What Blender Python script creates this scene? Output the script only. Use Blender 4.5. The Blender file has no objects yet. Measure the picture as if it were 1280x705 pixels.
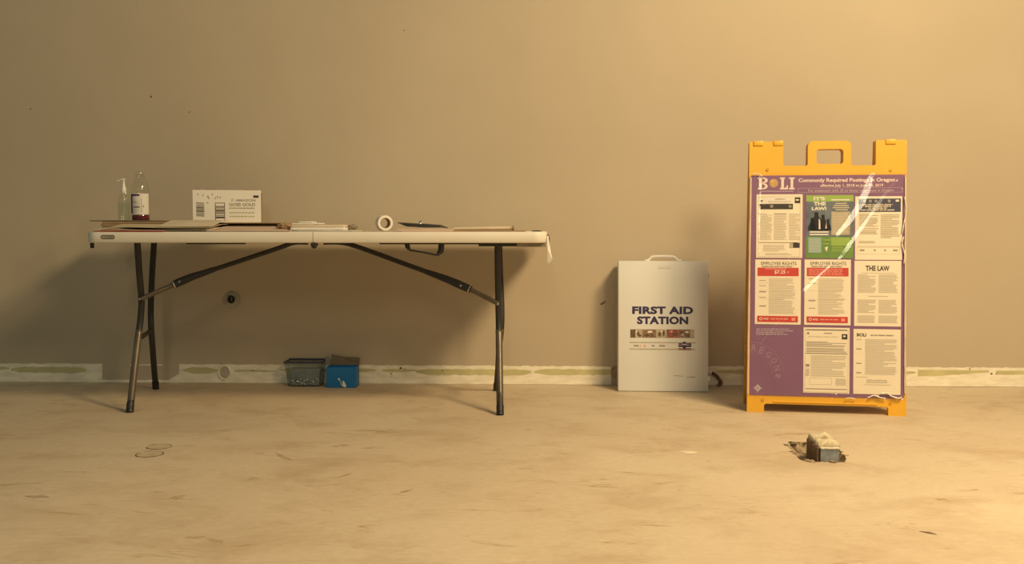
import bpy, bmesh, math, random
from mathutils import Vector, Matrix, noise
random.seed(7)
S = bpy.context.scene
COL = S.collection
R = math.radians

# ------------------------------------------------------------------ camera
F_PX, CAM_H, CAM_D, YAW, PITCH = 1255.0, 0.763, 4.84, 2.0, 3.13
cd = bpy.data.cameras.new('camera'); cam = bpy.data.objects.new('camera', cd); COL.objects.link(cam)
cd.sensor_fit = 'HORIZONTAL'; cd.sensor_width = 36.0; cd.lens = F_PX / 1280 * 36.0
cd.clip_start = 0.05; cd.clip_end = 100
cam.location = (0, -CAM_D, CAM_H)
cam.rotation_euler = (R(90 - PITCH), 0, R(YAW))
S.camera = cam

# ------------------------------------------------------------------ world, lights, exposure
W = bpy.data.worlds.new('world'); S.world = W; W.use_nodes = True
W.node_tree.nodes['Background'].inputs[0].default_value = (0.72, 1.0, 0.92, 1)
W.node_tree.nodes['Background'].inputs[1].default_value = 0.105
def area(name, loc, target, size, power, col, size_y=None):
    l = bpy.data.lights.new(name, 'AREA'); l.energy = power; l.color = col
    l.shape = 'RECTANGLE'; l.size = size; l.size_y = size_y or size
    o = bpy.data.objects.new(name, l); COL.objects.link(o); o.location = loc
    o.rotation_euler = (Vector(target) - Vector(loc)).to_track_quat('-Z', 'Y').to_euler()
    return o
WARM = (1.0, 0.735, 0.395)
area('ceiling_light_main', (2.15, -2.7, 3.3), (0.9, -2.0, 0.0), 0.75, 134, WARM)
area('ceiling_light_second', (2.0, -4.3, 3.1), (0.7, -0.6, 0.6), 0.7, 58, WARM)
area('film_streak_light', (-0.4, -7.5, 3.15), (0.8, -0.6, 0.7), 0.36, 30, (1.0, 0.85, 0.58), 1.1)  # added lamp behind the camera, gives the film creases their bright streaks
S.view_settings.view_transform = 'Standard'; S.view_settings.look = 'None'
S.view_settings.gamma = 1.0; S.view_settings.use_curve_mapping = False
S.view_settings.exposure = 0.10

# ------------------------------------------------------------------ helpers
_cy, _cp = math.radians(YAW), math.radians(PITCH)
FWD = Vector((-math.sin(_cy) * math.cos(_cp), math.cos(_cy) * math.cos(_cp), -math.sin(_cp)))
RGT = Vector((math.cos(_cy), math.sin(_cy), 0)); UPV = RGT.cross(FWD); CAMP = Vector((0, -CAM_D, CAM_H))
def ray(px, py): return FWD + RGT * ((px - 640) / F_PX) - UPV * ((py - 352.5) / F_PX)
def at(px, py, Y):                      # photo pixel -> point on the vertical plane y = Y
    d = ray(px, py); return CAMP + d * ((Y - CAMP.y) / d.y)
def onfloor(px, py, Z=0.0):
    d = ray(px, py); return CAMP + d * ((Z - CAMP.z) / d.z)

def tag(o, label=None, cat=None, group=None, kind=None):
    if label: o['label'] = label
    if cat: o['category'] = cat
    if group: o['group'] = group
    if kind: o['kind'] = kind
    return o
def empty(name, loc=(0, 0, 0), rz=0.0):
    o = bpy.data.objects.new(name, None); COL.objects.link(o); o.location = loc
    o.rotation_euler = (0, 0, rz); o.empty_display_size = 0.1; return o
def smooth(me, angle=35):
    for p in me.polygons: p.use_smooth = True
    try: me.set_sharp_from_angle(angle=R(angle))
    except Exception: pass
def link(name, bm, mats, parent=None, sm=None, clean=True):
    me = bpy.data.meshes.new(name)
    if clean: bmesh.ops.recalc_face_normals(bm, faces=bm.faces)
    bm.to_mesh(me); bm.free()
    for m in (mats if isinstance(mats, (list, tuple)) else [mats]): me.materials.append(m)
    if sm: smooth(me, sm)
    o = bpy.data.objects.new(name, me); COL.objects.link(o)
    if parent: o.parent = parent
    return o

def xyz(a):
    return Vector(a)
def box(bm, lo, hi, bev=0.0, seg=2, M=None, mi=0):
    r = bmesh.ops.create_cube(bm, size=1.0); vs = r['verts']
    lo, hi = Vector(lo), Vector(hi); c, s = (lo + hi) / 2, hi - lo
    for v in vs: v.co = Vector((v.co.x * s.x, v.co.y * s.y, v.co.z * s.z)) + c
    fs = list({f for v in vs for f in v.link_faces})
    if bev > 0:
        es = list({e for v in vs for e in v.link_edges})
        g = bmesh.ops.bevel(bm, geom=es, offset=bev, segments=seg, profile=0.5, affect='EDGES')
        fs = list({f for f in g['faces']} | {f for f in fs if f.is_valid})
        vs = list({v for f in fs for v in f.verts})
        for _ in range(1):
            allf = {f for v in vs for f in v.link_faces}; vs = list({v for f in allf for v in f.verts}); fs = list(allf)
    for f in fs: f.material_index = mi
    if M is not None:
        for v in vs: v.co = M @ v.co
    return vs
def tube(bm, pts, rad, n=12, cap=True, mi=0, flat=1.0, up=None):
    pts = [Vector(p) for p in pts]; rings = []
    rads = rad if isinstance(rad, (list, tuple)) else [rad] * len(pts)
    prev = None
    for i, p in enumerate(pts):
        if i == 0: t = pts[1] - p
        elif i == len(pts) - 1: t = p - pts[i - 1]
        else: t = (pts[i + 1] - p).normalized() + (p - pts[i - 1]).normalized()
        t.normalize()
        if prev is None:
            ref = Vector(up) if up else (Vector((0, 0, 1)) if abs(t.z) < 0.9 else Vector((1, 0, 0)))
            a = t.cross(ref).normalized()
        else: a = (prev - t * prev.dot(t)).normalized()
        prev = a; b = t.cross(a)
        rings.append([bm.verts.new(p + (a * math.cos(2 * math.pi * k / n) + b * flat * math.sin(2 * math.pi * k / n)) * rads[i]) for k in range(n)])
    for r0, r1 in zip(rings, rings[1:]):
        for k in range(n):
            f = bm.faces.new((r0[k], r0[(k + 1) % n], r1[(k + 1) % n], r1[k])); f.material_index = mi
    if cap:
        for r in (rings[0], rings[-1]):
            f = bm.faces.new(r); f.material_index = mi
def spline(pts, sub=8):
    pts = [Vector(p) for p in pts]; out = []
    P = [pts[0]] + pts + [pts[-1]]
    for i in range(1, len(P) - 2):
        for k in range(sub):
            t = k / sub; a, b, c, d = P[i - 1], P[i], P[i + 1], P[i + 2]
            out.append(0.5 * ((2 * b) + (c - a) * t + (2 * a - 5 * b + 4 * c - d) * t * t + (3 * b - a - 3 * c + d) * t ** 3))
    out.append(pts[-1]); return out
def lathe(bm, prof, n=28, c=(0, 0, 0), mi=0, cap=True):
    c = Vector(c); rings = []
    for r, z in prof:
        rings.append([bm.verts.new(c + Vector((r * math.cos(2 * math.pi * k / n), r * math.sin(2 * math.pi * k / n), z))) for k in range(n)])
    for r0, r1 in zip(rings, rings[1:]):
        for k in range(n):
            f = bm.faces.new((r0[k], r0[(k + 1) % n], r1[(k + 1) % n], r1[k])); f.material_index = mi
    if cap:
        for r in (rings[0], rings[-1]): bm.faces.new(r).material_index = mi
def plate(bm, outer, holes, n0, n1, M):
    """extruded plate: outline (u,v) with holes, between offsets n0 and n1, mapped by M(u,v,n)"""
    loops = [outer] + holes; tmp = bmesh.new(); es = []
    for L in loops:
        vs = [tmp.verts.new((p[0], p[1], 0)) for p in L]
        for i in range(len(vs)): es.append(tmp.edges.new((vs[i], vs[(i + 1) % len(vs)])))
    bmesh.ops.triangle_fill(tmp, edges=es, use_beauty=True, use_dissolve=False)
    tmp.verts.ensure_lookup_table()
    co = [(v.co.x, v.co.y) for v in tmp.verts]; fa = [[v.index for v in f.verts] for f in tmp.faces]; tmp.free()
    fr = [bm.verts.new(M(u, v, n1)) for u, v in co]; bk = [bm.verts.new(M(u, v, n0)) for u, v in co]
    for f in fa:
        bm.faces.new([fr[i] for i in f]); bm.faces.new([bk[i] for i in reversed(f)])
    k = 0
    for L in loops:
        m = len(L)
        for i in range(m):
            a, b = k + i, k + (i + 1) % m
            bm.faces.new((fr[a], fr[b], bk[b], bk[a]))
        k += m
def rounded(u0, v0, u1, v1, r, n=5):
    out = []
    for cx, cy, a0 in ((u1 - r, v1 - r, 0), (u0 + r, v1 - r, 90), (u0 + r, v0 + r, 180), (u1 - r, v0 + r, 270)):
        for k in range(n + 1):
            a = R(a0 + 90 * k / n); out.append((cx + r * math.cos(a), cy + r * math.sin(a)))
    return out

class Ink:
    """flat print: shapes in a (u,v) plane at small offsets n, several materials, one mesh"""
    def __init__(s, M): s.M, s.v, s.f, s.m, s.mats = M, [], [], [], []
    def mi(s, m):
        if m not in s.mats: s.mats.append(m)
        return s.mats.index(m)
    def poly(s, pts, m, n):
        k = len(s.v); s.v += [s.M(u, v, n) for u, v in pts]; s.f.append(list(range(k, k + len(pts)))); s.m.append(s.mi(m))
    def rect(s, u0, v0, u1, v1, m, n): s.poly([(u0, v0), (u1, v0), (u1, v1), (u0, v1)], m, n)
    def frame(s, u0, v0, u1, v1, t, m, n):
        s.rect(u0, v0, u1, v0 + t, m, n); s.rect(u0, v1 - t, u1, v1, m, n)
        s.rect(u0, v0 + t, u0 + t, v1 - t, m, n); s.rect(u1 - t, v0 + t, u1, v1 - t, m, n)
    def disc(s, u, v, r, m, n, k=20, ry=None):
        ry = ry or r; s.poly([(u + r * math.cos(2 * math.pi * i / k), v + ry * math.sin(2 * math.pi * i / k)) for i in range(k)], m, n)
    def ring(s, u, v, r0, r1, m, n, a0=0, a1=360, k=28):
        for i in range(k):
            a, b = R(a0 + (a1 - a0) * i / k), R(a0 + (a1 - a0) * (i + 1) / k)
            s.poly([(u + r0 * math.cos(a), v + r0 * math.sin(a)), (u + r1 * math.cos(a), v + r1 * math.sin(a)),
                    (u + r1 * math.cos(b), v + r1 * math.sin(b)), (u + r0 * math.cos(b), v + r0 * math.sin(b))], m, n)
    def text(s, body, u0, v0, u1, v1, m, n, bold=0.0, rot=0.0, sp=1.0):
        cu = bpy.data.curves.new('t', 'FONT'); cu.body = body; cu.size = 1; cu.offset = bold; cu.resolution_u = 3
        cu.space_character = sp
        o = bpy.data.objects.new('t', cu); COL.objects.link(o)
        dg = bpy.context.evaluated_depsgraph_get(); me = bpy.data.meshes.new_from_object(o.evaluated_get(dg))
        xs = [v.co.x for v in me.vertices]; ys = [v.co.y for v in me.vertices]
        if xs:
            x0, x1, y0, y1 = min(xs), max(xs), min(ys), max(ys); k = len(s.v); cu_, cv_ = (u0 + u1) / 2, (v0 + v1) / 2
            for v in me.vertices:
                a = (u1 - u0) * ((v.co.x - x0) / max(x1 - x0, 1e-6) - .5); b = (v1 - v0) * ((v.co.y - y0) / max(y1 - y0, 1e-6) - .5)
                s.v.append(s.M(cu_ + a * math.cos(rot) - b * math.sin(rot), cv_ + a * math.sin(rot) + b * math.cos(rot), n))
            i = s.mi(m)
            for p in me.polygons: s.f.append([k + j for j in p.vertices]); s.m.append(i)
        bpy.data.objects.remove(o); bpy.data.curves.remove(cu); bpy.data.meshes.remove(me)
    def lines(s, u0, v0, u1, v1, rows, m, n, rng, fill=0.45, last=0.7, words=False):
        """rows of small unreadable type: broken dashes"""
        h = (v1 - v0) / rows
        for i in range(rows):
            y = v1 - (i + 0.5) * h; end = u1 - (u1 - u0) * (rng.random() * 0.12 if rng.random() < last else rng.random() * 0.5)
            x = u0
            while x < end:
                w = (0.010 + 0.022 * rng.random()) if words else (end - u0)
                e = min(x + w, end); s.rect(x, y - h * fill / 2, e, y + h * fill / 2, m, n); x = e + 0.003
    def build(s, name, parent=None):
        me = bpy.data.meshes.new(name); me.from_pydata([tuple(v) for v in s.v], [], s.f)
        for m in s.mats: me.materials.append(m)
        me.polygons.foreach_set('material_index', s.m); me.update()
        o = bpy.data.objects.new(name, me); COL.objects.link(o)
        if parent: o.parent = parent
        return o

# ------------------------------------------------------------------ materials
def mat(name, col, rough=0.6, metal=0.0, var=0.0, vscale=8.0, bump=0.0, bscale=60.0, spec=0.5, stretch=(1, 1, 1), coat=0.0):
    m = bpy.data.materials.new(name); m.use_nodes = True; nt = m.node_tree; b = nt.nodes['Principled BSDF']
    b.inputs['Base Color'].default_value = (*col, 1); b.inputs['Roughness'].default_value = rough
    b.inputs['Metallic'].default_value = metal; b.inputs['Specular IOR Level'].default_value = spec
    b.inputs['Coat Weight'].default_value = coat
    tc = nt.nodes.new('ShaderNodeTexCoord'); mp = nt.nodes.new('ShaderNodeMapping'); mp.inputs['Scale'].default_value = stretch
    nt.links.new(tc.outputs['Object'], mp.inputs['Vector'])
    if var > 0:
        n = nt.nodes.new('ShaderNodeTexNoise'); n.inputs['Scale'].default_value = vscale; n.inputs['Detail'].default_value = 5
        nt.links.new(mp.outputs[0], n.inputs['Vector'])
        r = nt.nodes.new('ShaderNodeValToRGB'); r.color_ramp.elements[0].position = 0.3; r.color_ramp.elements[1].position = 0.7
        r.color_ramp.elements[0].color = (*[c * (1 - var) for c in col], 1); r.color_ramp.elements[1].color = (*[min(1, c * (1 + var)) for c in col], 1)
        nt.links.new(n.outputs[0], r.inputs[0]); nt.links.new(r.outputs[0], b.inputs['Base Color'])
    if bump > 0:
        n = nt.nodes.new('ShaderNodeTexNoise'); n.inputs['Scale'].default_value = bscale; n.inputs['Detail'].default_value = 4
        nt.links.new(mp.outputs[0], n.inputs['Vector'])
        bu = nt.nodes.new('ShaderNodeBump'); bu.inputs['Strength'].default_value = bump; bu.inputs['Distance'].default_value = 0.002
        nt.links.new(n.outputs[0], bu.inputs['Height']); nt.links.new(bu.outputs[0], b.inputs['Normal'])
    return m
def glassy(name, tint, fac, rough=0.1):
    """thin clear plastic: mostly see-through with a fresnel gloss"""
    m = bpy.data.materials.new(name); m.use_nodes = True; nt = m.node_tree; nt.nodes.clear()
    out = nt.nodes.new('ShaderNodeOutputMaterial'); mix = nt.nodes.new('ShaderNodeMixShader')
    tr = nt.nodes.new('ShaderNodeBsdfTransparent'); tr.inputs[0].default_value = (*tint, 1)
    gl = nt.nodes.new('ShaderNodeBsdfGlossy'); gl.inputs['Roughness'].default_value = rough
    fr = nt.nodes.new('ShaderNodeFresnel'); fr.inputs[0].default_value = 1.5
    ma = nt.nodes.new('ShaderNodeMath'); ma.operation = 'ADD'; ma.inputs[1].default_value = fac; ma.use_clamp = True
    ge = nt.nodes.new('ShaderNodeNewGeometry'); mr = nt.nodes.new('ShaderNodeMapRange')   # same index from either side of the thin sheet
    mr.inputs['To Min'].default_value = 1.5; mr.inputs['To Max'].default_value = 1 / 1.5
    nt.links.new(ge.outputs['Backfacing'], mr.inputs['Value']); nt.links.new(mr.outputs[0], fr.inputs[0])
    nt.links.new(fr.outputs[0], ma.inputs[0]); nt.links.new(ma.outputs[0], mix.inputs[0])
    nt.links.new(tr.outputs[0], mix.inputs[1]); nt.links.new(gl.outputs[0], mix.inputs[2]); nt.links.new(mix.outputs[0], out.inputs[0])
    return m

def wall_material():
    m = mat('wall_paint', (0.56, 0.50, 0.39), rough=0.55, spec=0.3); nt = m.node_tree; b = nt.nodes['Principled BSDF']
    tc = nt.nodes.new('ShaderNodeTexCoord')
    n1 = nt.nodes.new('ShaderNodeTexNoise'); n1.inputs['Scale'].default_value = 1.3; n1.inputs['Detail'].default_value = 6
    r1 = nt.nodes.new('ShaderNodeValToRGB'); r1.color_ramp.elements[0].position = 0.3; r1.color_ramp.elements[1].position = 0.75
    r1.color_ramp.elements[0].color = (0.51, 0.430, 0.320, 1); r1.color_ramp.elements[1].color = (0.56, 0.475, 0.36, 1)
    nt.links.new(tc.outputs['Object'], n1.inputs['Vector']); nt.links.new(n1.outputs[0], r1.inputs[0]); nt.links.new(r1.outputs[0], b.inputs['Base Color'])
    n2 = nt.nodes.new('ShaderNodeTexNoise'); n2.inputs['Scale'].default_value = 55; n2.inputs['Detail'].default_value = 3
    n3 = nt.nodes.new('ShaderNodeTexNoise'); n3.inputs['Scale'].default_value = 2.2; n3.inputs['Detail'].default_value = 2
    b2 = nt.nodes.new('ShaderNodeBump'); b2.inputs['Strength'].default_value = 0.12; b2.inputs['Distance'].default_value = 0.003
    b3 = nt.nodes.new('ShaderNodeBump'); b3.inputs['Strength'].default_value = 0.25; b3.inputs['Distance'].default_value = 0.02
    for n in (n2, n3): nt.links.new(tc.outputs['Object'], n.inputs['Vector'])
    nt.links.new(n2.outputs[0], b2.inputs['Height']); nt.links.new(n3.outputs[0], b3.inputs['Height'])
    nt.links.new(b3.outputs[0], b2.inputs['Normal']); nt.links.new(b2.outputs[0], b.inputs['Normal'])
    return m
def floor_material():
    m = mat('bare_concrete', (0.5, 0.42, 0.3), rough=0.6, spec=0.35); nt = m.node_tree; b = nt.nodes['Principled BSDF']
    tc = nt.nodes.new('ShaderNodeTexCoord'); L = nt.links.new
    def nz(scale, det, st, rough=0.55, dist=0.0):
        mp = nt.nodes.new('ShaderNodeMapping'); mp.inputs['Scale'].default_value = st; L(tc.outputs['Object'], mp.inputs['Vector'])
        n = nt.nodes.new('ShaderNodeTexNoise'); n.inputs['Scale'].default_value = scale; n.inputs['Detail'].default_value = det
        n.inputs['Roughness'].default_value = rough; n.inputs['Distortion'].default_value = dist; L(mp.outputs[0], n.inputs['Vector']); return n
    def ramp(n, a, b_, ca, cb):
        r = nt.nodes.new('ShaderNodeValToRGB'); r.color_ramp.elements[0].position = a; r.color_ramp.elements[1].position = b_
        r.color_ramp.elements[0].color = (*ca, 1); r.color_ramp.elements[1].color = (*cb, 1); L(n.outputs[0], r.inputs[0]); return r
    def mul(a, b_, f=1.0):
        x = nt.nodes.new('ShaderNodeMix'); x.data_type = 'RGBA'; x.blend_type = 'MULTIPLY'; x.inputs[0].default_value = f
        L(a.outputs[0] if a.bl_idname != 'ShaderNodeMix' else a.outputs[2], x.inputs[6]); L(b_.outputs[0], x.inputs[7]); return x
    base = ramp(nz(0.9, 8, (1, 1.4, 1)), 0.3, 0.72, (0.61, 0.495, 0.36), (0.70, 0.60, 0.455))
    stain = ramp(nz(3.6, 8, (0.9, 1.3, 1), 0.66, 0.5), 0.30, 0.52, (0.83, 0.775, 0.72), (1, 1, 1))
    scuff = ramp(nz(9, 8, (0.55, 1.5, 1), 0.72, 0.8), 0.31, 0.41, (0.68, 0.58, 0.49), (1, 1, 1))
    grain = ramp(nz(45, 5, (0.7, 1.3, 1), 0.7), 0.3, 0.7, (0.88, 0.865, 0.85), (1.0, 1.0, 1.0))
    c = mul(mul(mul(base, stain), scuff), grain)
    L(c.outputs[2], b.inputs['Base Color'])
    bu = nt.nodes.new('ShaderNodeBump'); bu.inputs['Strength'].default_value = 0.35; bu.inputs['Distance'].default_value = 0.006
    L(nz(5, 8, (1, 1.5, 1), 0.65).outputs[0], bu.inputs['Height']); L(bu.outputs[0], b.inputs['Normal'])
    return m

M_WALL = wall_material(); M_FLOOR = floor_material()
M_CREAM = mat('torn_drywall_paper', (0.90, 0.84, 0.70), 0.8, var=0.12, vscale=14, bump=0.3, bscale=40, stretch=(1, 1, 3))
M_GREEN = mat('yellow_green_board', (0.58, 0.54, 0.29), 0.8, var=0.12, vscale=10, bump=0.2, bscale=40)
M_PLAST = mat('grey_plaster', (0.50, 0.44, 0.36), 0.85, var=0.12, vscale=30)
M_PLUG = mat('floor_patch', (0.50, 0.41, 0.29), 0.8, var=0.12, vscale=30)
M_PATCH = mat('pipe_collar', (0.40, 0.37, 0.29), 0.5, var=0.3, vscale=30, bump=0.4)
M_BLACK = mat('black_hole', (0.012, 0.012, 0.014), 0.4)
M_DIRT = mat('dark_grime', (0.16, 0.10, 0.06), 0.9, var=0.4, vscale=60)
M_TABLE = mat('table_plastic', (0.80, 0.75, 0.66), 0.45, var=0.03, vscale=5, bump=0.15, bscale=160)
M_EDGE = mat('dark_brown_edge', (0.30, 0.25, 0.18), 0.6, var=0.2)  # dark brown for the end strip, one rail and a scrap
M_STEEL = mat('grey_powder_steel', (0.030, 0.028, 0.025), 0.5, metal=0.1, var=0.15, vscale=20, bump=0.1)
M_TUBE = mat('pale_tube_steel', (0.15, 0.125, 0.095), 0.38, metal=0.45, var=0.25, vscale=12)  # lighter steel for the lower leg sleeves and braces
M_BLKPL = mat('black_plastic', (0.018, 0.018, 0.020), 0.45, var=0.1)
M_CHROME = mat('bright_metal', (0.80, 0.80, 0.78), 0.2, metal=1.0)
M_KRAFT = mat('kraft_paper', (0.58, 0.47, 0.31), 0.8, var=0.10, vscale=9, bump=0.2, bscale=30)
M_KRAFT2 = mat('pale_paper', (0.66, 0.56, 0.42), 0.8, var=0.08, vscale=9, bump=0.2, bscale=30)
M_CARD = mat('brown_cardboard', (0.36, 0.24, 0.13), 0.85, var=0.12, vscale=20)
M_PINK = mat('pinkish_card', (0.60, 0.44, 0.34), 0.8, var=0.08)
M_RED = mat('red_folder', (0.45, 0.09, 0.06), 0.6, var=0.1)
M_WHITE = mat('white_card', (0.82, 0.78, 0.72), 0.6, var=0.03, vscale=12)
M_WPL = mat('white_plastic', (0.86, 0.84, 0.80), 0.35)
M_FAID = mat('white_enamel', (0.78, 0.78, 0.76), 0.35, var=0.02, vscale=3, bump=0.05, bscale=20)
M_NAVY = mat('navy_ink', (0.035, 0.025, 0.10), 0.5)
M_INK = mat('black_ink', (0.045, 0.035, 0.03), 0.6)
M_GREYINK = mat('grey_ink', (0.34, 0.30, 0.25), 0.6)
M_LTINK = mat('light_type', (0.62, 0.56, 0.45), 0.6)
M_YELLOW = mat('yellow_sign_plastic', (0.80, 0.43, 0.035), 0.4, var=0.05, vscale=6, bump=0.15, bscale=120)
M_YELD = mat('dark_yellow_plastic', (0.62, 0.31, 0.03), 0.5, var=0.15, vscale=20)  # darker, more mottled yellow for the rear panel and rivets
M_PURPLE = mat('purple_poster', (0.255, 0.125, 0.245), 0.35, var=0.06, vscale=5)
M_LILAC = mat('lilac_print', (0.36, 0.22, 0.33), 0.4)
M_LILAC2 = mat('pale_lilac_print', (0.55, 0.45, 0.55), 0.4)
M_PAPER = mat('notice_paper', (0.90, 0.82, 0.68), 0.6, var=0.02, vscale=6)
M_PINKW = mat('header_type', (0.88, 0.72, 0.68), 0.5)
M_GOLD = mat('gold_seal', (0.66, 0.40, 0.13), 0.5, var=0.3, vscale=80)
M_NRED = mat('notice_red', (0.62, 0.06, 0.05), 0.5)
M_LRED = mat('pale_red', (0.85, 0.35, 0.28), 0.5)
M_NGREEN = mat('notice_green', (0.16, 0.30, 0.07), 0.5, var=0.15, vscale=25)
M_LGREEN = mat('notice_lime', (0.32, 0.48, 0.10), 0.5)
M_TEAL = mat('notice_teal', (0.30, 0.46, 0.42), 0.5)
M_SLATE = mat('notice_slate', (0.14, 0.17, 0.21), 0.5, var=0.25, vscale=25)
M_DNAVY = mat('notice_dark_blue', (0.06, 0.06, 0.12), 0.5)
M_TAN = mat('notice_tan', (0.48, 0.42, 0.30), 0.5, var=0.15, vscale=40)
M_PHOTO = mat('photo_brown', (0.24, 0.15, 0.10), 0.5, var=0.7, vscale=120)
M_PHOTO2 = mat('photo_red_brown', (0.32, 0.10, 0.08), 0.5, var=0.6, vscale=120)
M_FILM = glassy('clear_film', (0.98, 0.97, 0.96), 0.012, 0.13)
M_CLEAR = glassy('clear_bottle', (0.97, 0.98, 0.96), 0.02, 0.08)
M_BINPL = glassy('smoky_bin_plastic', (0.74, 0.80, 0.82), 0.03, 0.15)
M_GEL = glassy('clear_gel', (0.93, 0.96, 0.90), 0.0, 0.1)
M_LIQ = mat('dark_red_liquid', (0.14, 0.012, 0.015), 0.15)
M_LABELP = mat('label_purple', (0.10, 0.02, 0.07), 0.4)
M_BLUE = mat('blue_card', (0.004, 0.155, 0.44), 0.5, var=0.12, vscale=25)
M_DBLUE = mat('dark_blue_rim', (0.03, 0.035, 0.08), 0.4)
M_GREYPL = mat('smoky_grey_plastic', (0.30, 0.34, 0.35), 0.3, var=0.2, vscale=20)
M_FLAP = mat('grey_brown_flap', (0.33, 0.28, 0.20), 0.7, var=0.1)
M_RIMG = mat('pale_metal_rim', (0.62, 0.58, 0.48), 0.6, metal=0.1, var=0.3, vscale=90)
M_BUNCH = mat('bunched_film', (0.86, 0.78, 0.66), 0.22, var=0.25, vscale=60, bump=.6, bscale=70)
M_SMEAR = mat('pale_smear', (0.76, 0.66, 0.50), 0.8, var=0.08, vscale=40)
M_SCUFF = mat('brown_scuff', (0.44, 0.34, 0.235), 0.85, var=0.25, vscale=50)
M_DKB = mat('dark_board', (0.10, 0.07, 0.045), 0.7, var=0.2)
M_GALV = mat('galvanised_steel', (0.26, 0.29, 0.33), 0.5, metal=0.35, var=0.25, vscale=40)
M_MASON = mat('mortar_smear', (0.62, 0.54, 0.38), 0.8, var=0.25, vscale=60, bump=0.4, bscale=80)
M_RUBBLE = mat('rough_mortar', (0.34, 0.26, 0.17), 0.95, var=0.35, vscale=50, bump=0.8, bscale=70)

def WM(u, v, n): return Vector((u, -n, v))           # wall plane
def FM(u, v, n): return Vector((u, v, n))            # floor plane

# ------------------------------------------------------------------ setting: wall
hc = at(289, 374, 0); HU, HV, HR = hc.x, hc.z, 0.0265
circ = lambda r, n=24, cu=0, cv=0: [(cu + r * math.cos(2 * math.pi * i / n), cv + r * math.sin(2 * math.pi * i / n)) for i in range(n)]
bm = bmesh.new()
plate(bm, [(-5.5, -0.3), (6.5, -0.3), (6.5, 4.8), (-5.5, 4.8)], [circ(HR, 24, HU, HV)], -0.15, 0.0, WM)
wall = tag(link('wall_back', bm, M_WALL), 'beige painted drywall with faint mottling behind everything', kind='structure')
for px, py, r in ((38, 136, .0045), (189, 121, .006), (237, 140, .004), (505, 38, .003)):
    k = Ink(WM); c = at(px, py, 0); k.poly([(c.x + r * (0.6 + .6 * random.random()) * math.cos(a * .9), c.z + r * (.6 + .6 * random.random()) * math.sin(a * .9)) for a in range(7)], M_DIRT, 0.0008)
    k.build('paint_chip', wall)
k = Ink(WM); c = at(754, 379, 0)
k.poly([(c.x - .014, c.z - .009), (c.x - .002, c.z - .006), (c.x + .013, c.z + .006), (c.x + .012, c.z + .011), (c.x - .004, c.z + .003), (c.x - .013, c.z - .002)], M_DIRT, 0.0008)
k.build('scuff_mark', wall)
# pipe end in the wall
bm = bmesh.new()
n = 36; r0s, r1s = [], []
rr = [0.0415 + 0.0015 * math.sin(i * .35) + 0.0015 * random.random() for i in range(n)]
for i in range(n):
    a = 2 * math.pi * i / n
    r0s.append((HU + .021 * math.cos(a), HV + .021 * math.sin(a))); r1s.append((HU + rr[i] * math.cos(a) + .002, HV + rr[i] * math.sin(a) - .003))
plate(bm, r1s, [r0s], 0.0, 0.004, WM)
pipe_root = empty('wall_pipe', (0, 0, 0))
tag(pipe_root, 'capped grey pipe opening with a plaster collar in the wall under the table', 'pipe')
link('collar', bm, M_PATCH, pipe_root)
bm = bmesh.new(); prof = [(0.0258, -.10), (0.0258, .0075), (0.0205, .0075), (0.0205, -.09)]
lathe(bm, prof, 28, cap=False)
bmesh.ops.transform(bm, matrix=Matrix.Translation((HU, 0, HV)) @ Matrix.Rotation(R(90), 4, 'X'), verts=bm.verts)
for v in bm.verts: pass
link('pipe_sleeve', bm, M_PATCH, pipe_root, 40)
bm = bmesh.new(); tube(bm, [(HU, 0.09, HV), (HU, .016, HV)], 0.0203, 24)
box(bm, (HU - .0025, .006, HV - .010), (HU + .0025, .012, HV + .010), mi=1)
link('pipe_plug', bm, [M_BLACK, M_GALV], pipe_root)

# ------------------------------------------------------------------ setting: stripped baseboard zone
def ragged(px0, px1, top, bot, jt=0.6, jb=0.4, step=4, seed=0, taper=0):
    rng = random.Random(seed); up, dn = [], []
    x = px0
    while True:
        x = min(x, px1); t = (x - px0) / (px1 - px0)
        f = (lambda q: q(x) if callable(q) else q)
        base = (x - 640) / 640 * 3.3
        if taper:
            e = min(1, min(x - px0, px1 - x) / taper + .08); mid_ = (f(top) + f(bot)) / 2; hh_ = (f(bot) - f(top)) / 2 * (e ** .5)
            up.append(at(x, mid_ - hh_ + base + rng.uniform(-jt, jt), 0)); dn.append(at(x, mid_ + hh_ + base + rng.uniform(-jb, jb), 0))
            if x >= px1: break
            x += step * rng.uniform(.6, 1.4); continue
        up.append(at(x, f(top) + base + rng.uniform(-jt, jt), 0)); dn.append(at(x, f(bot) + base + rng.uniform(-jb, jb), 0))
        if x >= px1: break
        x += step * rng.uniform(.6, 1.4)
    return [(p.x, p.z) for p in up] + [(p.x, p.z) for p in reversed(dn)], len(up)
def strip(k, px0, px1, top, bot, m, n, **kw):
    pts, c = ragged(px0, px1, top, bot, **kw); up, dn = pts[:c], pts[c:][::-1]
    for i in range(c - 1): k.poly([(dn[i][0], max(dn[i][1], .0005)), (dn[i + 1][0], max(dn[i + 1][1], .0005)), up[i + 1], up[i]], m, n)
    # raised lip along the top edge gives it real thickness
    for i in range(c - 1):
        a, b = up[i], up[i + 1]; j = len(k.v)
        k.v += [k.M(a[0], a[1], 0), k.M(b[0], b[1], 0), k.M(b[0], b[1], n), k.M(a[0], a[1], n)]; k.f.append([j, j + 1, j + 2, j + 3]); k.m.append(k.mi(m))
bb = empty('baseboard_back'); tag(bb, 'bare strip of torn drywall paper along the wall foot where a baseboard was removed', kind='structure')
segs = [(-160, 128, 457.5), (224, 764, 457.4), (774, 1440, 456.4)]
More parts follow.
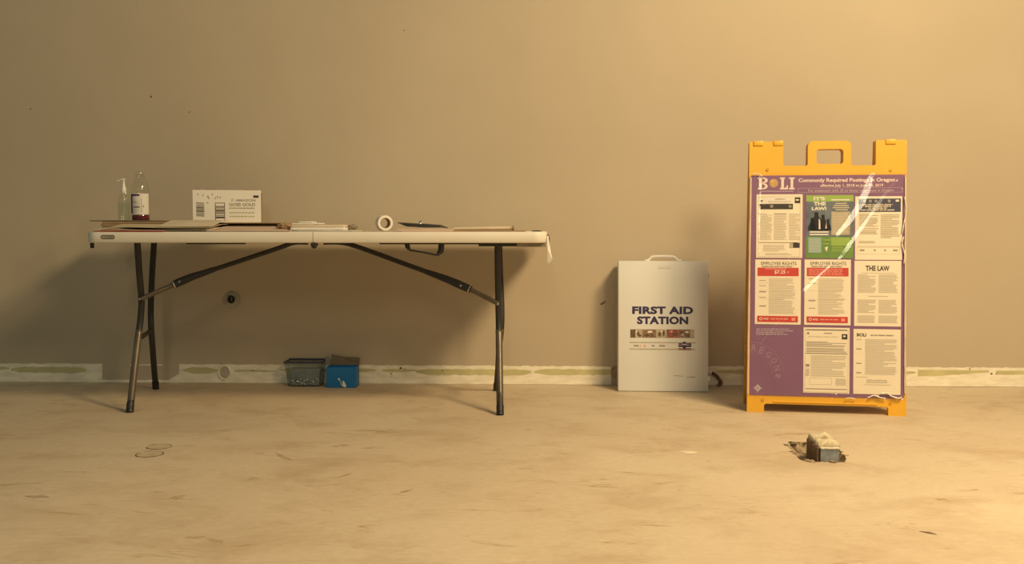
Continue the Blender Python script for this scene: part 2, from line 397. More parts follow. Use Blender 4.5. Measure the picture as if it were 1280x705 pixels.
for i, (a, b, t) in enumerate(segs):
    k = Ink(WM); strip(k, a, b, t, 480.2, M_CREAM, 0.0022, seed=i, jt=.55, jb=0.0, step=5); k.build('torn_paper', bb)
k = Ink(WM); strip(k, 128, 224, 477.2, 480.3, M_CREAM, 0.0018, seed=9, jt=.3, jb=0); strip(k, 163, 204, 457.8, 459.3, M_CREAM, 0.0016, seed=8, jt=.3, jb=.3)
k.poly([(lambda p: (p.x, p.z))(at(*q, 0)) for q in ((206, 478), (224, 467), (224, 479))], M_CREAM, .002)
k.build('torn_paper', bb)
for i, (a, b, t, bo) in enumerate([(-160, 12, 461, 466), (14, 108, 461.5, 469), (228, 272, 461, 468.5), (293, 345, 464, 466.5), (350, 470, 461.5, 466), (478, 523, 462, 465.5),
                                   (520, 664, 461.6, 469), (668, 772, 461.2, 468), (895, 1145, 460.8, 465.5)]):
    k = Ink(WM); strip(k, a, b, lambda x, t=t: t, lambda x, bo=bo: bo, M_GREEN, 0.0028, seed=20 + i, jt=.45, jb=.7, step=5, taper=14); k.build('primer_band', bb)
k = Ink(WM); strip(k, 1147, 1236, 459.6, lambda x: 467.5 - max(0, (x - 1165)) / 71 * 5.2, M_GREEN, .0028, seed=40, jt=.2, jb=.2); k.build('primer_band', bb)
k = Ink(WM); strip(k, 1245, 1440, 460.0, 465.0, M_GREEN, .0028, seed=41, jt=.2, jb=.4); k.build('primer_band', bb)
for px, py, r in ((489, 467, .004), (501, 460, .0065), (506, 461, .003), (490, 470, .003), (553, 463, .004), (316, 463, .004), (1239, 467, .005), (1245, 467, .0035), (1212, 461, .004)):
    k = Ink(WM); c = at(px, py, 0); k.disc(c.x, c.z, r, M_DIRT, .0034, 9, r * .8); k.build('screw_hole', bb)
# round patched hole, light ring and grey plug
c = at(281, 465.5, 0); bm = bmesh.new()
tube(bm, [Vector((c.x + .029 * math.cos(a), -.004, c.z + .034 * math.sin(a))) for a in [2 * math.pi * i / 30 for i in range(31)]], .0055, 8, cap=False)
link('plaster_ring', bm, M_CREAM, bb, 60)
bm = bmesh.new(); plate(bm, [(c.x + .026 * math.cos(a), c.z + .031 * math.sin(a)) for a in [2 * math.pi * i / 26 for i in range(26)]], [], 0, .004, WM)
link('plaster_plug', bm, M_PLAST, bb)
c = at(770, 465, 0); bm = bmesh.new(); plate(bm, [(c.x + .026 * math.cos(a), c.z + .030 * math.sin(a)) for a in [2 * math.pi * i / 26 for i in range(26)]], [], 0, .006, WM)
link('plaster_plug', bm, M_RUBBLE, bb)

# ------------------------------------------------------------------ setting: floor with a chipped pocket
pocket_px = [(983, 557), (987, 553.5), (994, 554.5), (1001, 552.5), (1010, 553), (1018, 551), (1030, 548), (1041, 551), (1049, 562), (1053, 567), (1058, 571), (1056, 577),
             (1048, 578.5), (1036, 577), (1022, 577.5), (1012, 577), (1004, 576), (997, 572.5), (990, 565)]
pk = []
for i, (x, y) in enumerate(pocket_px):
    a = onfloor(x, y); b = onfloor(*pocket_px[(i + 1) % len(pocket_px)])
    for t in (0, .33, .66):
        p = a.lerp(b, t); pk.append((p.x + random.uniform(-.003, .003), p.y + random.uniform(-.005, .005)))
bm = bmesh.new(); plate(bm, [(-5.5, -8.5), (6.5, -8.5), (6.5, -0.0), (-5.5, -0.0)], [pk], -0.2, 0.0, FM)
floor = tag(link('floor', bm, M_FLOOR), 'bare tan concrete floor with dark scuffs and smears', kind='structure')
# pocket bottom and broken rim
bm = bmesh.new(); cx = sum(p[0] for p in pk) / len(pk); cy = sum(p[1] for p in pk) / len(pk)
rings = []
for s, z in ((1.0, -.002), (.90, -.018), (.6, -.026), (.3, -.023)):
    rings.append([bm.verts.new((cx + (x - cx) * s, cy + (y - cy) * s, z + (random.uniform(-.006, .006) if s < 1 else 0))) for x, y in pk])
for r0, r1 in zip(rings, rings[1:]):
    for i in range(len(pk)): bm.faces.new((r0[i], r0[(i + 1) % len(pk)], r1[(i + 1) % len(pk)], r1[i]))
cv = bm.verts.new((cx, cy, -.022))
for i in range(len(pk)): bm.faces.new((rings[-1][i], rings[-1][(i + 1) % len(pk)], cv))
link('pocket_bed', bm, M_RUBBLE, floor)
for i in range(34):                                  # crumbs of broken concrete on the rim
    x, y = pk[random.randrange(len(pk))]; s = random.uniform(.003, .008)
    bm = bmesh.new(); bmesh.ops.create_icosphere(bm, subdivisions=1, radius=s)
    for v in bm.verts: v.co = Vector((x + random.uniform(-.006, .006), y + random.uniform(-.008, .008), s * .3)) + Vector((v.co.x * random.uniform(.8, 1.3), v.co.y, v.co.z * .6))
    link('concrete_crumb', bm, M_RUBBLE, floor)
# two round core plugs
for px, py, rx in ((199, 558.5, .042), (187, 568, .044)):
    c = onfloor(px, py); bm = bmesh.new(); m = 40
    tube(bm, [Vector((c.x + rx * math.cos(2 * math.pi * i / m), c.y + rx * 1.0 * math.sin(2 * math.pi * i / m), 0.0)) for i in range(m + 1)],
         [max(.0006, .0016 + .0034 * noise.noise(Vector((i * .22, px, 0)))) for i in range(m)] + [.0016], 6, cap=False)
    core = link('core_plug', bm, M_DIRT, floor)
    k = Ink(FM); k.disc(c.x, c.y, rx * .96, M_PLUG, .0012, 30); k.build('plug_face', core)
# pale plaster smear right of centre
c = onfloor(862, 566); k = Ink(FM)
k.poly([(c.x + (.026 + .010 * math.sin(3 * a)) * math.cos(a), c.y + (.03 + .01 * math.cos(2 * a)) * math.sin(a)) for a in [i * .45 for i in range(14)]], M_SMEAR, .0008); k.build('plaster_smear', floor)
for pts in ([(345, 566), (352, 569), (362, 572.5), (366, 575), (356, 574), (348, 570)], [(431, 593), (440, 591.5), (436, 594), (422, 597)], [(30, 620), (55, 619), (62, 621.5), (40, 622.5)],
            [(1148, 664), (1162, 665), (1172, 668.5), (1160, 667)], [(500, 615), (516, 611), (514, 613.5), (502, 616)], [(412, 557), (425, 557.5), (421, 559)]):
    k = Ink(FM); k.poly([(lambda p: (p.x, p.y))(onfloor(*q)) for q in pts], M_DIRT if pts[0][0] > 1000 else M_SCUFF, .0006); k.build('scuff_mark', floor)

# ------------------------------------------------------------------ floor conduit box
def floor_box():
    f0 = onfloor(1037, 577.5)
    root = empty('floor_junction_box', (f0.x, f0.y, -.01), R(-2))
    tag(root, 'small grey metal junction box crusted with mortar in a chipped floor hole', 'electrical box')
    w, h, d = .030, .062, .10
    bm = bmesh.new(); box(bm, (-w, .0, -.018), (w, d, h - .008), .004, 2); link('metal_box', bm, M_GALV, root, 40)
    bm = bmesh.new(); box(bm, (-w - .001, -.004, h - .010), (w + .001, .02, h - .004), .002, 1); link('rim', bm, M_RIMG, root)
    bm = bmesh.new()
    tube(bm, [(-w - .002, .022, h - .002), (0, .018, h + .003), (w, .022, h - .001)], [.015, .017, .014], 14)
    link('mortar_ridge', bm, M_MASON, root, 50)
    bm = bmesh.new(); box(bm, (-w - .006, .045, -.018), (w - .006, .17, h + .012), .012, 3)
    for v in bm.verts: v.co += Vector(noise.noise_vector(v.co * 40)) * .004
    link('mortar_block', bm, M_MASON, root, 50)
    bm = bmesh.new(); tube(bm, [(-w - .006, .075, h + .008), (-.004, .070, h + .020), (w - .008, .078, h + .006)], [.012, .015, .010], 12)
    link('mortar_ridge', bm, M_MASON, root, 50)
    bm = bmesh.new(); box(bm, (-w - .012, .004, -.018), (-w - .003, .15, h - .004), .003, 1); link('side_plate', bm, M_DIRT, root)
floor_box()

# ------------------------------------------------------------------ folding table
TZ = 0.7445; TY0, TY1 = -0.84, -0.08
XL, XR = at(104, 296, TY0).x, at(684, 296, TY0).x; XC = at(391, 296, TY0).x
def tabletop_half(x0, x1, outer):
    """moulded half top: rounded outer corners, thick lip, hollow underside"""
    bm = bmesh.new(); r = .055
    def outline(o):
        a, b = x0 + (o if outer < 0 else 0), x1 - (o if outer > 0 else 0)
        y0, y1 = TY0 + o, TY1 - o; pts = []; rr = max(r - o, .004)
        if outer < 0:
            pts = [(b, y0), (b, y1)]
            for k in range(7): t = R(90 + 90 * k / 6); pts.append((a + rr + rr * math.cos(t), y1 - rr + rr * math.sin(t)))
            for k in range(7): t = R(180 + 90 * k / 6); pts.append((a + rr + rr * math.cos(t), y0 + rr + rr * math.sin(t)))
        else:
            pts = [(a, y1), (a, y0)]
            for k in range(7): t = R(270 + 90 * k / 6); pts.append((b - rr + rr * math.cos(t), y0 + rr + rr * math.sin(t)))
            for k in range(7): t = R(0 + 90 * k / 6); pts.append((b - rr + rr * math.cos(t), y1 - rr + rr * math.sin(t)))
        return pts
    levels = [(.03, TZ - .016), (.028, TZ - .044), (.020, TZ - .045), (.004, TZ - .045), (0, TZ - .041), (0, TZ - .008), (.003, TZ - .002), (.008, TZ)]
    rings = [[bm.verts.new((x, y, z)) for x, y in outline(o)] for o, z in levels]; m = len(rings[0])
    for r0, r1 in zip(rings, rings[1:]):
        for i in range(m): bm.faces.new((r0[i], r0[(i + 1) % m], r1[(i + 1) % m], r1[i]))
    bm.faces.new(rings[0]); bm.faces.new(rings[-1])
    return bm
T = empty('folding_table', ((XL + XR) / 2, -.46, 0)); TO = Vector(T.location)
tag(T, 'long off-white plastic folding table with dark steel legs against the wall', 'table')
def tpart(name, bm, m, par=T, sm=None):
    if par is T:
        for v in bm.verts: v.co -= TO
    else:
        for v in bm.verts: v.co -= TO
    return link(name, bm, m, par, sm)
topL = tpart('tabletop', tabletop_half(XL, XC - .0012, -1), M_TABLE, sm=50)
topR = tpart('tabletop', tabletop_half(XC + .0012, XR, 1), M_TABLE, sm=50)
# corner bumper, oval badge
bm = bmesh.new(); box(bm, (XL - .001, TY0 + .06, TZ - .040), (XL + .012, TY1 - .06, TZ - .006), .003, 2); tpart('end_strip', bm, M_EDGE)
def TM(u, v, n): return Vector((u, TY0 - n, v)) - TO
b0, b1 = at(126, 299, TY0), at(143.5, 293, TY0)
k = Ink(TM); uc, vc = (b0.x + b1.x) / 2, (b0.z + b1.z) / 2 - .001; hw, hh = (b1.x - b0.x) / 2, .0085
k.poly([(u, v) for u, v in rounded(uc - hw, vc - hh, uc + hw, vc + hh, hh * .98)], M_BLKPL, .0006)
k.poly([(u, v) for u, v in rounded(uc - hw + .003, vc - hh + .003, uc + hw - .003, vc + hh - .003, hh * .6)], M_PATCH, .0009)
k.text('LIFETIME', uc - hw + .006, vc - .0025, uc + hw - .006, vc + .0025, M_INK, .0012, bold=.02)
tag(k.build('badge', T), 'dark oval badge with small lettering')
# frame rails under the top
zr = TZ - .045
for pa, pb, hgt in ((232, 305, .006), (474, 600, .006), (598, 646, .014), (646, 682, .016)):
    a, b = at(pa, 303, TY0 + .03).x, at(pb, 303, TY0 + .03).x
    bm = bmesh.new(); box(bm, (a, TY0 + .035, zr - hgt), (b, TY0 + .055, zr + .012), .001, 1); tpart('rail', bm, M_STEEL if pa != 646 else M_EDGE)
bm = bmesh.new(); box(bm, (XL + .15, TY1 - .075, zr - .004), (XR - .15, TY1 - .050, zr + .012), .001, 1); tpart('rail', bm, M_STEEL)
# legs
TR = .0135
def tp(px, py, Y): return at(px, py, Y)
def leg(pts, foot):
    bm = bmesh.new(); pts = [tp(*p) for p in pts]; pts[-1] = Vector((pts[-1].x, pts[-1].y, .012)) ; pts[0].z = zr + .012
    tube(bm, spline(pts, 7), TR, 14)
    o = tpart('leg', bm, M_STEEL, sm=50)
    bm = bmesh.new(); e = pts[-1]; d = (pts[-2] - pts[-1]).normalized()
    tube(bm, [Vector((e.x, e.y, .0005)) , e + d * .03], TR + .0022, 14); f = tpart('foot_cap', bm, M_BLKPL, o, sm=50)
    return o
def split_leg(pts):   # lower half of the leg is lighter steel: a separate sleeve part
    return leg(pts, True)
lf = leg([(171.5, 303, -.70), (174, 340, -.64), (176.8, 373, -.60), (176, 395, -.59), (173, 420, -.61), (168, 462, -.69), (162.2, 514, -.794)], 1)
lr = leg([(193, 303, -.27), (190, 345, -.31), (188.5, 385, -.35), (189, 410, -.36), (190.8, 435, -.33), (192.6, 460, -.26), (194.8, 484.5, -.199)], 1)
rf = leg([(622, 303, -.70), (622.3, 340, -.64), (622.8, 373, -.60), (623.3, 395, -.59), (623.8, 420, -.61), (624.4, 462, -.69), (625.2, 517.5, -.80)], 1)
rr_ = leg([(624, 303, -.27), (625.5, 345, -.31), (627, 385, -.35), (626.6, 410, -.36), (624, 435, -.33), (622.5, 460, -.26), (620.5, 485.5, -.19)], 1)
for leg_, pts in ((lf, [(174.2, 412, -.602), (173, 420, -.61), (168, 462, -.69), (163.6, 502, -.773)]), (rf, [(623.6, 412, -.602), (623.8, 420, -.61), (624.4, 462, -.69), (625.0, 505, -.777)])):
    bm = bmesh.new(); tube(bm, spline([tp(*p) for p in pts], 7), TR + .0012, 14); tag(tpart('leg_sleeve', bm, M_TUBE, leg_, sm=50), 'lighter lower tube')
for a, b in (((177.5, 421, -.61), (189, 413, -.36)), ((624, 421, -.61), (627, 412, -.36))):
    bm = bmesh.new(); tube(bm, [tp(*a), tp(*b)], .010, 12); tpart('cross_tube', bm, M_STEEL, sm=50)
# diagonal braces: pale inner tube, black sleeve lock, dark upper tube
def brace(p0, p1, p2, p3, top, side):
    P = [tp(*q) for q in (p0, p1, p2, p3)]; e = tp(*top)
    bm = bmesh.new(); tube(bm, [P[0], P[1]], .0105, 14); o = tpart('brace', bm, M_TUBE, sm=50)
    bm = bmesh.new(); tube(bm, [P[1], P[1].lerp(P[2], .5), P[2], P[2].lerp(P[3], .25)], [.017, .0175, .0160, .0115], 14, up=(0, 1, 0)); tpart('lock_sleeve', bm, M_BLKPL, o, sm=50)
    bm = bmesh.new(); d = (P[2] - P[1]).normalized(); tube(bm, [P[1] + d * .003, P[1] + d * .007], .0183, 16); tag(tpart('lock_ring', bm, M_CHROME, o), 'bright metal ring')
    bm = bmesh.new(); tube(bm, spline([P[2], P[2].lerp(P[3], .5), P[3], P[3].lerp(e, .5) + Vector((0, 0, .010)), e], 6), .0105, 14); tpart('brace_upper', bm, M_STEEL, o, sm=50)
    c = P[1].lerp(P[2], .42); bm = bmesh.new(); tube(bm, [c + Vector((0, -.015, 0)), c + Vector((0, -.0205, 0))], .0045, 12); tpart('rivet', bm, M_CHROME, o)
    bm = bmesh.new(); tube(bm, [P[0] + Vector((0, -.012, 0)), P[0] + Vector((0, -.017, 0))], .0048, 12); tpart('pivot_bolt', bm, M_CHROME, o)
    return o
brace((176.5, 373.5, -.615), (216.5, 356, -.57), (240, 346, -.55), (350, 309.5, -.50), (385, 303, -.48), -1)
brace((622.8, 379.5, -.615), (588.5, 362, -.57), (560, 349.5, -.55), (450, 309.5, -.50), (405, 303, -.48), 1)
c = tp(391.5, 301, TY0 - .004); bm = bmesh.new(); bmesh.ops.create_uvsphere(bm, u_segments=14, v_segments=10, radius=.0165)
for v in bm.verts: v.co = Vector((v.co.x * .85, v.co.y * .5, v.co.z * 1.05)) + Vector((c.x, TY0 + .012, zr - .006))
tube(bm, [(c.x, TY0 - .001, zr - .006), (c.x, TY0 + .05, zr - .006)], .008, 10); tpart('hinge_knuckle', bm, M_STEEL, sm=60)
# carry handle
hp = [(508.5, 303, -.80), (509.5, 308.5, -.80), (512, 312.5, -.80), (530, 315.5, -.80), (546.5, 319, -.80), (551, 314, -.80), (552.2, 303, -.80)]
H = [tp(*p) for p in hp]; H[0].z = zr + .01; H[-1].z = zr + .01
bm = bmesh.new(); tube(bm, [H[0], H[1], H[2]], [.0105, .010, .005], 4, flat=.5, up=(0, 1, 0)); tube(bm, [H[2], H[3], H[4]], [.0042, .0036, .0042], 8)
tube(bm, [H[4], H[5], H[6]], [.006, .0125, .0125], 4, flat=.5, up=(0, 1, 0)); tpart('carry_handle', bm, M_BLKPL)
# stub latch below left corner
a = tp(115, 303, -.80); bm = bmesh.new(); box(bm, (a.x - .004, -.81, zr - .022), (a.x + .005, -.79, zr + .004), .001, 1); tpart('latch_tab', bm, M_BLKPL)
# strap and paper tag at the right end
tg = empty('strap_tag', (XR, -.80, zr)); tag(tg, 'small white paper tag on a black strap hanging off the right table end', 'tag')
bm = bmesh.new(); P = [(XR + .0015, -.800, TZ - .012), (XR + .006, -.802, TZ - .03), (XR + .005, -.803, TZ - .062), (XR + .013, -.803, TZ - .085), (XR + .013, -.803, TZ - .105)]
tube(bm, spline([Vector(p) - Vector(tg.location) for p in P], 5), .0045, 6, flat=.35, up=(0, 1, 0)); link('strap', bm, M_BLKPL, tg)
def TGM(u, v, n): return Vector((u, -.012 + .012 * math.sin(v * 40) - n, v)) 
bm = bmesh.new(); t0 = Vector((at(684, 296, -.81).x, 0, 0))
outl = [(at(x, y, -.81).x - XR, at(x, y, -.81).z - zr) for x, y in ((683.5, 295), (685.5, 294.5), (687.0, 306), (690.5, 324), (687, 329.5), (684.2, 328), (684.6, 312))]
plate(bm, outl, [], 0, .0012, TGM); link('paper_tag', bm, M_WHITE, tg)

# ------------------------------------------------------------------ papers and things on the table
def sheet(name, px0, px1, Yf, Yb, z, m, label, cat='paper', amp=.003, rz=0.0, th=.0016, group=None, seed=1, lift=None, zf=None, m2=None, front=None):
    """sheet of paper or card lying with gentle waves; z is its underside"""
    x0, x1 = at(px0, 285, Yf).x, at(px1, 285, Yf).x; c = Vector(((x0 + x1) / 2, (Yf + Yb) / 2, z))
    root_loc = c; nx, ny = 28, 12; bm = bmesh.new(); top, bot = [], []
    for j in range(ny + 1):
        for i in range(nx + 1):
            s, t = i / nx, j / ny; x = (x0 + (x1 - x0) * s) - c.x; y = (Yf + (Yb - Yf) * t) - c.y
            h = amp * (.5 + .5 * noise.noise(Vector((x * 6 + seed * 7.3, y * 5, seed))) * 1.6); h = max(h, 0)
            if lift: h += lift(s, t)
            if front: y += front(s) * (1 - t)
            p = Matrix.Rotation(rz, 3, 'Z') @ Vector((x, y, 0)); top.append(bm.verts.new((p.x, p.y, h + th))); bot.append(bm.verts.new((p.x, p.y, h)))
    w = nx + 1
    for j in range(ny):
        for i in range(nx):
            a, b, c_, d = j * w + i, j * w + i + 1, (j + 1) * w + i + 1, (j + 1) * w + i
            bm.faces.new((top[a], top[b], top[c_], top[d])); bm.faces.new((bot[d], bot[c_], bot[b], bot[a]))
    edge = [i for i in range(nx)] ; 
    loop = [i for i in range(w)] + [j * w + nx for j in range(1, ny + 1)] + [ny * w + i for i in range(nx - 1, -1, -1)] + [j * w for j in range(ny - 1, 0, -1)]
    for a, b in zip(loop, loop[1:] + loop[:1]): bm.faces.new((top[a], bot[a], bot[b], top[b])).material_index = 1 if m2 else 0
    o = link(name, bm, [m, m2] if m2 else m, sm=50); o.location = root_loc
    if label: tag(o, label, cat, group)
    return o
Z0 = TZ + .0006
def drape(h0, h1, t1, bump=0, bs=.2, bw=.12):          # front edge low, back resting on the pile
    def f(s, t):
        q = min(1, t / t1); q = q * q * (3 - 2 * q)
        return h0 + (h1 - h0) * q + bump * math.exp(-((s - bs) / bw) ** 2) * (1 - q)
    return f
def pad(px0, px1, Yf, Yb, z0, z1, m, label):
    x0, x1 = at(px0, 285, Yf).x, at(px1, 285, Yf).x; n_ = 4; root = empty('cardboard_stack', ((x0 + x1) / 2, Yf, z0)); tag(root, label, 'cardboard')
    for i in range(n_):
        bm = bmesh.new(); h = (z1 - z0) / n_; e = .004 * (i % 2)
        box(bm, (-(x1 - x0) / 2 + e, e, h * i), ((x1 - x0) / 2 - e, Yb - Yf - e, h * (i + 1) - .0006), .0008, 1); link('cardboard_layer', bm, m, root)
zb = at(176, 275.6, -.34).z - .0040
pad(126, 252, -.52, -.16, Z0, zb - .0005, M_CARD, 'stack of cardboard layers at the left end of the table under the bottles')
sheet('folder', 117, 205, -.838, -.60, Z0, M_RED, 'dull red folder lying flat at the left front of the table, lowest of the pile', 'folder', amp=.001, th=.0035, seed=2)
sheet('kraft_sheet', 116, 262, -.836, -.53, Z0 + .0040, M_KRAFT2, 'pale creased kraft sheet over the red folder at the left table edge', amp=.003, th=.0015, seed=3, lift=drape(.0, .010, .6, .005, .16, .10))
sheet('kraft_sheet', 128, 258, -.815, -.53, Z0 + .0105, M_KRAFT, 'brown kraft sheet curling up towards the bottles, second in the pile', amp=.003, th=.0015, seed=5, lift=drape(.001, .017, .8, .004, .30, .22))
sheet('brown_board', 112, 189, -.50, -.16, zb, M_DKB, 'thin dark brown board under the two bottles', 'board', amp=.0, th=.0035, seed=6)
sheet('kraft_sheet', 193, 262, -.79, -.525, Z0 + .0185, M_KRAFT2, 'top kraft sheet between the bottles and the white box', amp=.003, th=.002, seed=7, lift=drape(.0, .026, .8))
zx = at(284, 278.2, -.34).z
pad(262, 348, -.50, -.16, Z0, zx - .0050, M_CARD, 'short stack of cardboard under the white labelled box')
sheet('cardboard_sheet', 258, 362, -.834, -.52, Z0, M_PINK, 'pinkish card sloping down to the table edge below the white box', 'cardboard', amp=.001, th=.0030, seed=8, lift=drape(.0005, .018, .85))
sheet('brown_cardboard', 254, 351, -.56, -.16, zx - .0045, M_KRAFT, 'stiff brown cardboard sheet directly under the white labelled box', 'cardboard', amp=.0, th=.0038, seed=9, m2=M_CARD)  # dark edge colour stands in for the shadow gap under the box
sheet('white_sheet', 348, 440, -.825, -.60, Z0, M_WHITE, 'loose white sheet under the folded paper bundle at mid table', amp=.002, th=.0020, seed=11)
sheet('white_sheet', 436, 502, -.82, -.60, Z0, M_KRAFT2, 'loose pale sheet lying under the tape roll', amp=.001, th=.0012, seed=12)
sheet('wood_board', 496, 566, -.82, -.60, Z0, M_CARD, 'short brown board lying under the black clipboard', 'board', amp=.0, th=.0120, seed=13, m2=M_PINK)
sheet('dark_sheet', 567, 656, -.82, -.52, Z0, M_CARD, 'dark brown flat sheet under the long paper roll at the right', amp=.0, th=.0042, seed=14)

# crumpled bits beside the bundle
def crumple(px, py, Y, size, m, label, seed):
    p = at(px, py, Y); bm = bmesh.new(); bmesh.ops.create_icosphere(bm, subdivisions=3, radius=1)
    for v in bm.verts:
        d = v.co.copy(); v.co = Vector((d.x * size[0], d.y * size[1], d.z * size[2])) * (1 + .55 * noise.noise(d * 2.3 + Vector((seed, 0, 0))) + .2 * noise.noise(d * 6))
    lo = min(v.co.z for v in bm.verts)
    for v in bm.verts: v.co.z -= lo
    o = link('crumpled_wrapper', bm, m); o.location = (p.x, Y, 0); return tag(o, label, 'wrapper')
crumple(356, 281, -.72, (.034, .020, .0125), M_CARD, 'crumpled dark wrapper left of the folded white paper bundle', 3.1).location.z = Z0 + .0048
crumple(441, 283, -.72, (.022, .016, .0105), M_EDGE, 'small dark crumpled scrap right of the folded white paper bundle', 8.7).location.z = Z0 + .0046
# folded paper bundle
r_ = empty('paper_bundle', (at(400, 284, -.76).x, -.76, Z0 + .0048)); tag(r_, 'folded bundle of white papers lying at the middle of the table', 'papers')
bw = (at(433.5, 284, -.8).x - at(366, 284, -.8).x) / 2
for i, (dz, a, b, dy) in enumerate(((0, -1, 1, 0), (.0110, -.98, .98, .006), (.0222, -1.0, .05, .02), (.0290, -.75, -.25, .03))):
    th_ = .0105 if i < 2 else .0060
    bm = bmesh.new(); box(bm, (a * bw, -.05 + dy, dz), (b * bw, .07, dz + th_), .003, 3)
    bmesh.ops.subdivide_edges(bm, edges=[e for e in bm.edges if abs(e.verts[0].co.x - e.verts[1].co.x) > .05], cuts=12)
    for v in bm.verts: v.co.z += .0015 * noise.noise(Vector((v.co.x * 30, v.co.y * 20, i))) + .001
    link('folded_sheet', bm, M_WHITE if i != 1 else M_KRAFT2, r_, 50)

# tape roll
def tape_roll():
    c = at(478.8, 279, -.79); ro, w = .0310, .056
    root = empty('tape_roll', (c.x, -.765, Z0 + ro + .0033), R(21)); root['label'] = 'white roll of tape standing on its rim on the table'; root['category'] = 'tape roll'
    def ring(name, r0, r1, m, w):
        bm = bmesh.new(); prof = [(r0, -w / 2), (r1 - .001, -w / 2), (r1, -w / 2 + .001), (r1, w / 2 - .001), (r1 - .001, w / 2), (r0, w / 2), (r0, -w / 2)]
        lathe(bm, prof, 40, cap=False); bmesh.ops.remove_doubles(bm, verts=bm.verts, dist=1e-6)
        bmesh.ops.transform(bm, matrix=Matrix.Rotation(R(90), 4, 'X'), verts=bm.verts); link(name, bm, m, root, 40)
    ring('tape', .0215, ro, M_WHITE, w); ring('core', .0195, .0214, M_CARD, w - .001)
tape_roll()

# clipboard seen nearly edge-on, left corner lifted
def clipboard():
    a, b = at(497, 279, -.72), at(560, 284, -.72); root = empty('clipboard', (a.x, -.72, Z0 + .0128))
    tag(root, 'black clipboard with a bright clip, tilted up on the table right of the tape roll', 'clipboard')
    bm = bmesh.new(); L = b.x - a.x; n_ = 24; tops, bots = [], []
    for i in range(n_ + 1):
        s = i / n_; hwid = .012 + .10 * math.sin(math.pi * min(1, s * 1.0)) ** .7
        def ip(tab):
            for (a0, v0), (a1, v1) in zip(tab, tab[1:]):
                if s <= a1: q = (s - a0) / (a1 - a0); q = q * q * (3 - 2 * q); return v0 + (v1 - v0) * q
            return tab[-1][1]
        zt_ = ip([(0, .0225), (.45, .0180), (.8, .0135), (1, .0020)]); zb_ = ip([(0, .0205), (.25, .0065), (.6, .0030), (.88, .0032), (1, .0002)])
        tops.append([bm.verts.new((L * s, -hwid * .3, zt_)), bm.verts.new((L * s, hwid, zt_ + .002))])
        bots.append([bm.verts.new((L * s, -hwid * .5, zb_)), bm.verts.new((L * s, hwid, zb_ + .003))])
    for i in range(n_):
        bm.faces.new((tops[i][0], tops[i + 1][0], tops[i + 1][1], tops[i][1])); bm.faces.new((bots[i][0], bots[i][1], bots[i + 1][1], bots[i + 1][0]))
        bm.faces.new((tops[i][0], bots[i][0], bots[i + 1][0], tops[i + 1][0])); bm.faces.new((tops[i][1], tops[i + 1][1], bots[i + 1][1], bots[i][1]))
    for i in (0, n_): bm.faces.new((tops[i][0], tops[i][1], bots[i][1], bots[i][0]))
    link('board', bm, M_BLKPL, root)
    x = at(526, 276, -.72).x - a.x; bm = bmesh.new(); box(bm, (x - .006, -.040, .0150), (x + .006, .012, .0235), .002, 2)
    tube(bm, [(x - .005, 0, .0275), (x + .005, 0, .0275)], .0048, 12); link('clip', bm, M_CHROME, root, 50)
clipboard()

# long thin roll of paper with a dark-ringed end
a, b = at(567, 285, -.74), at(642.5, 284.5, -.74); L = b.x - a.x
r_ = empty('paper_roll', (a.x, -.74, Z0 + .0048)); tag(r_, 'flattened pale paper roll with a dark ringed end, near the right of the table', 'paper roll')
bm = bmesh.new(); tube(bm, [(0, 0, .006), (L * .5, 0, .0075), (L * .97, 0, .0085)], [.0055, .0070, .0080], 14); link('roll', bm, M_KRAFT2, r_, 50)
bm = bmesh.new(); tube(bm, [(L * .97, 0, .0095), (L, 0, .0100)], .0100, 16); tube(bm, [(L * .93, 0, .0095), (L * .97, 0, .0095)], .0082, 16, mi=1); link('end_ring', bm, [M_CARD, M_PINK], r_, 50)
c = at(671, 288, -.72); bm = bmesh.new(); lathe(bm, [(.021, 0), (.022, .0015), (.016, .0040), (.006, .0048)], 24)
o = link('bottle_cap', bm, M_BLKPL, sm=50); o.location = (c.x, -.72, Z0); tag(o, 'flat black lid lying near the right table corner', 'lid')

# hand sanitizer pump bottle
def pump_bottle():
    c = at(155.5, 275, -.34); z = zb + .0037
    root = empty('pump_bottle', (c.x, -.34, z)); root.scale = (1.0, 1.0, 1.09); tag(root, 'clear pump bottle of gel with a white pump head, left end of the table', 'bottle')
    bm = bmesh.new(); lathe(bm, [(.026, 0), (.0285, .004), (.0285, .085), (.026, .098), (.016, .105), (.014, .112)], 28)
    for v in bm.verts: v.co.y *= .7
    link('body', bm, M_CLEAR, root, 40)
    bm = bmesh.new(); lathe(bm, [(.025, .003), (.0262, .006), (.0262, .072)], 28)
    for v in bm.verts: v.co.y *= .66
    link('gel', bm, M_GEL, root, 40)
    bm = bmesh.new(); lathe(bm, [(.0105, .1125), (.0115, .114), (.0110, .130), (.0070, .142), (.0045, .160), (.0045, .168)], 20); link('pump_collar', bm, M_WPL, root, 40)
    bm = bmesh.new(); tube(bm, spline([(.006, 0, .168), (-.002, 0, .170), (-.014, 0, .1675), (-.030, 0, .164)], 4), [.0055] * 4 + [.0048] * 4 + [.0032] * 5, 10)
    link('nozzle', bm, M_WPL, root, 40)
    bm = bmesh.new(); tube(bm, [(0, 0, .006), (0, 0, .112)], .002, 8); link('dip_tube', bm, M_WPL, root)
pump_bottle()
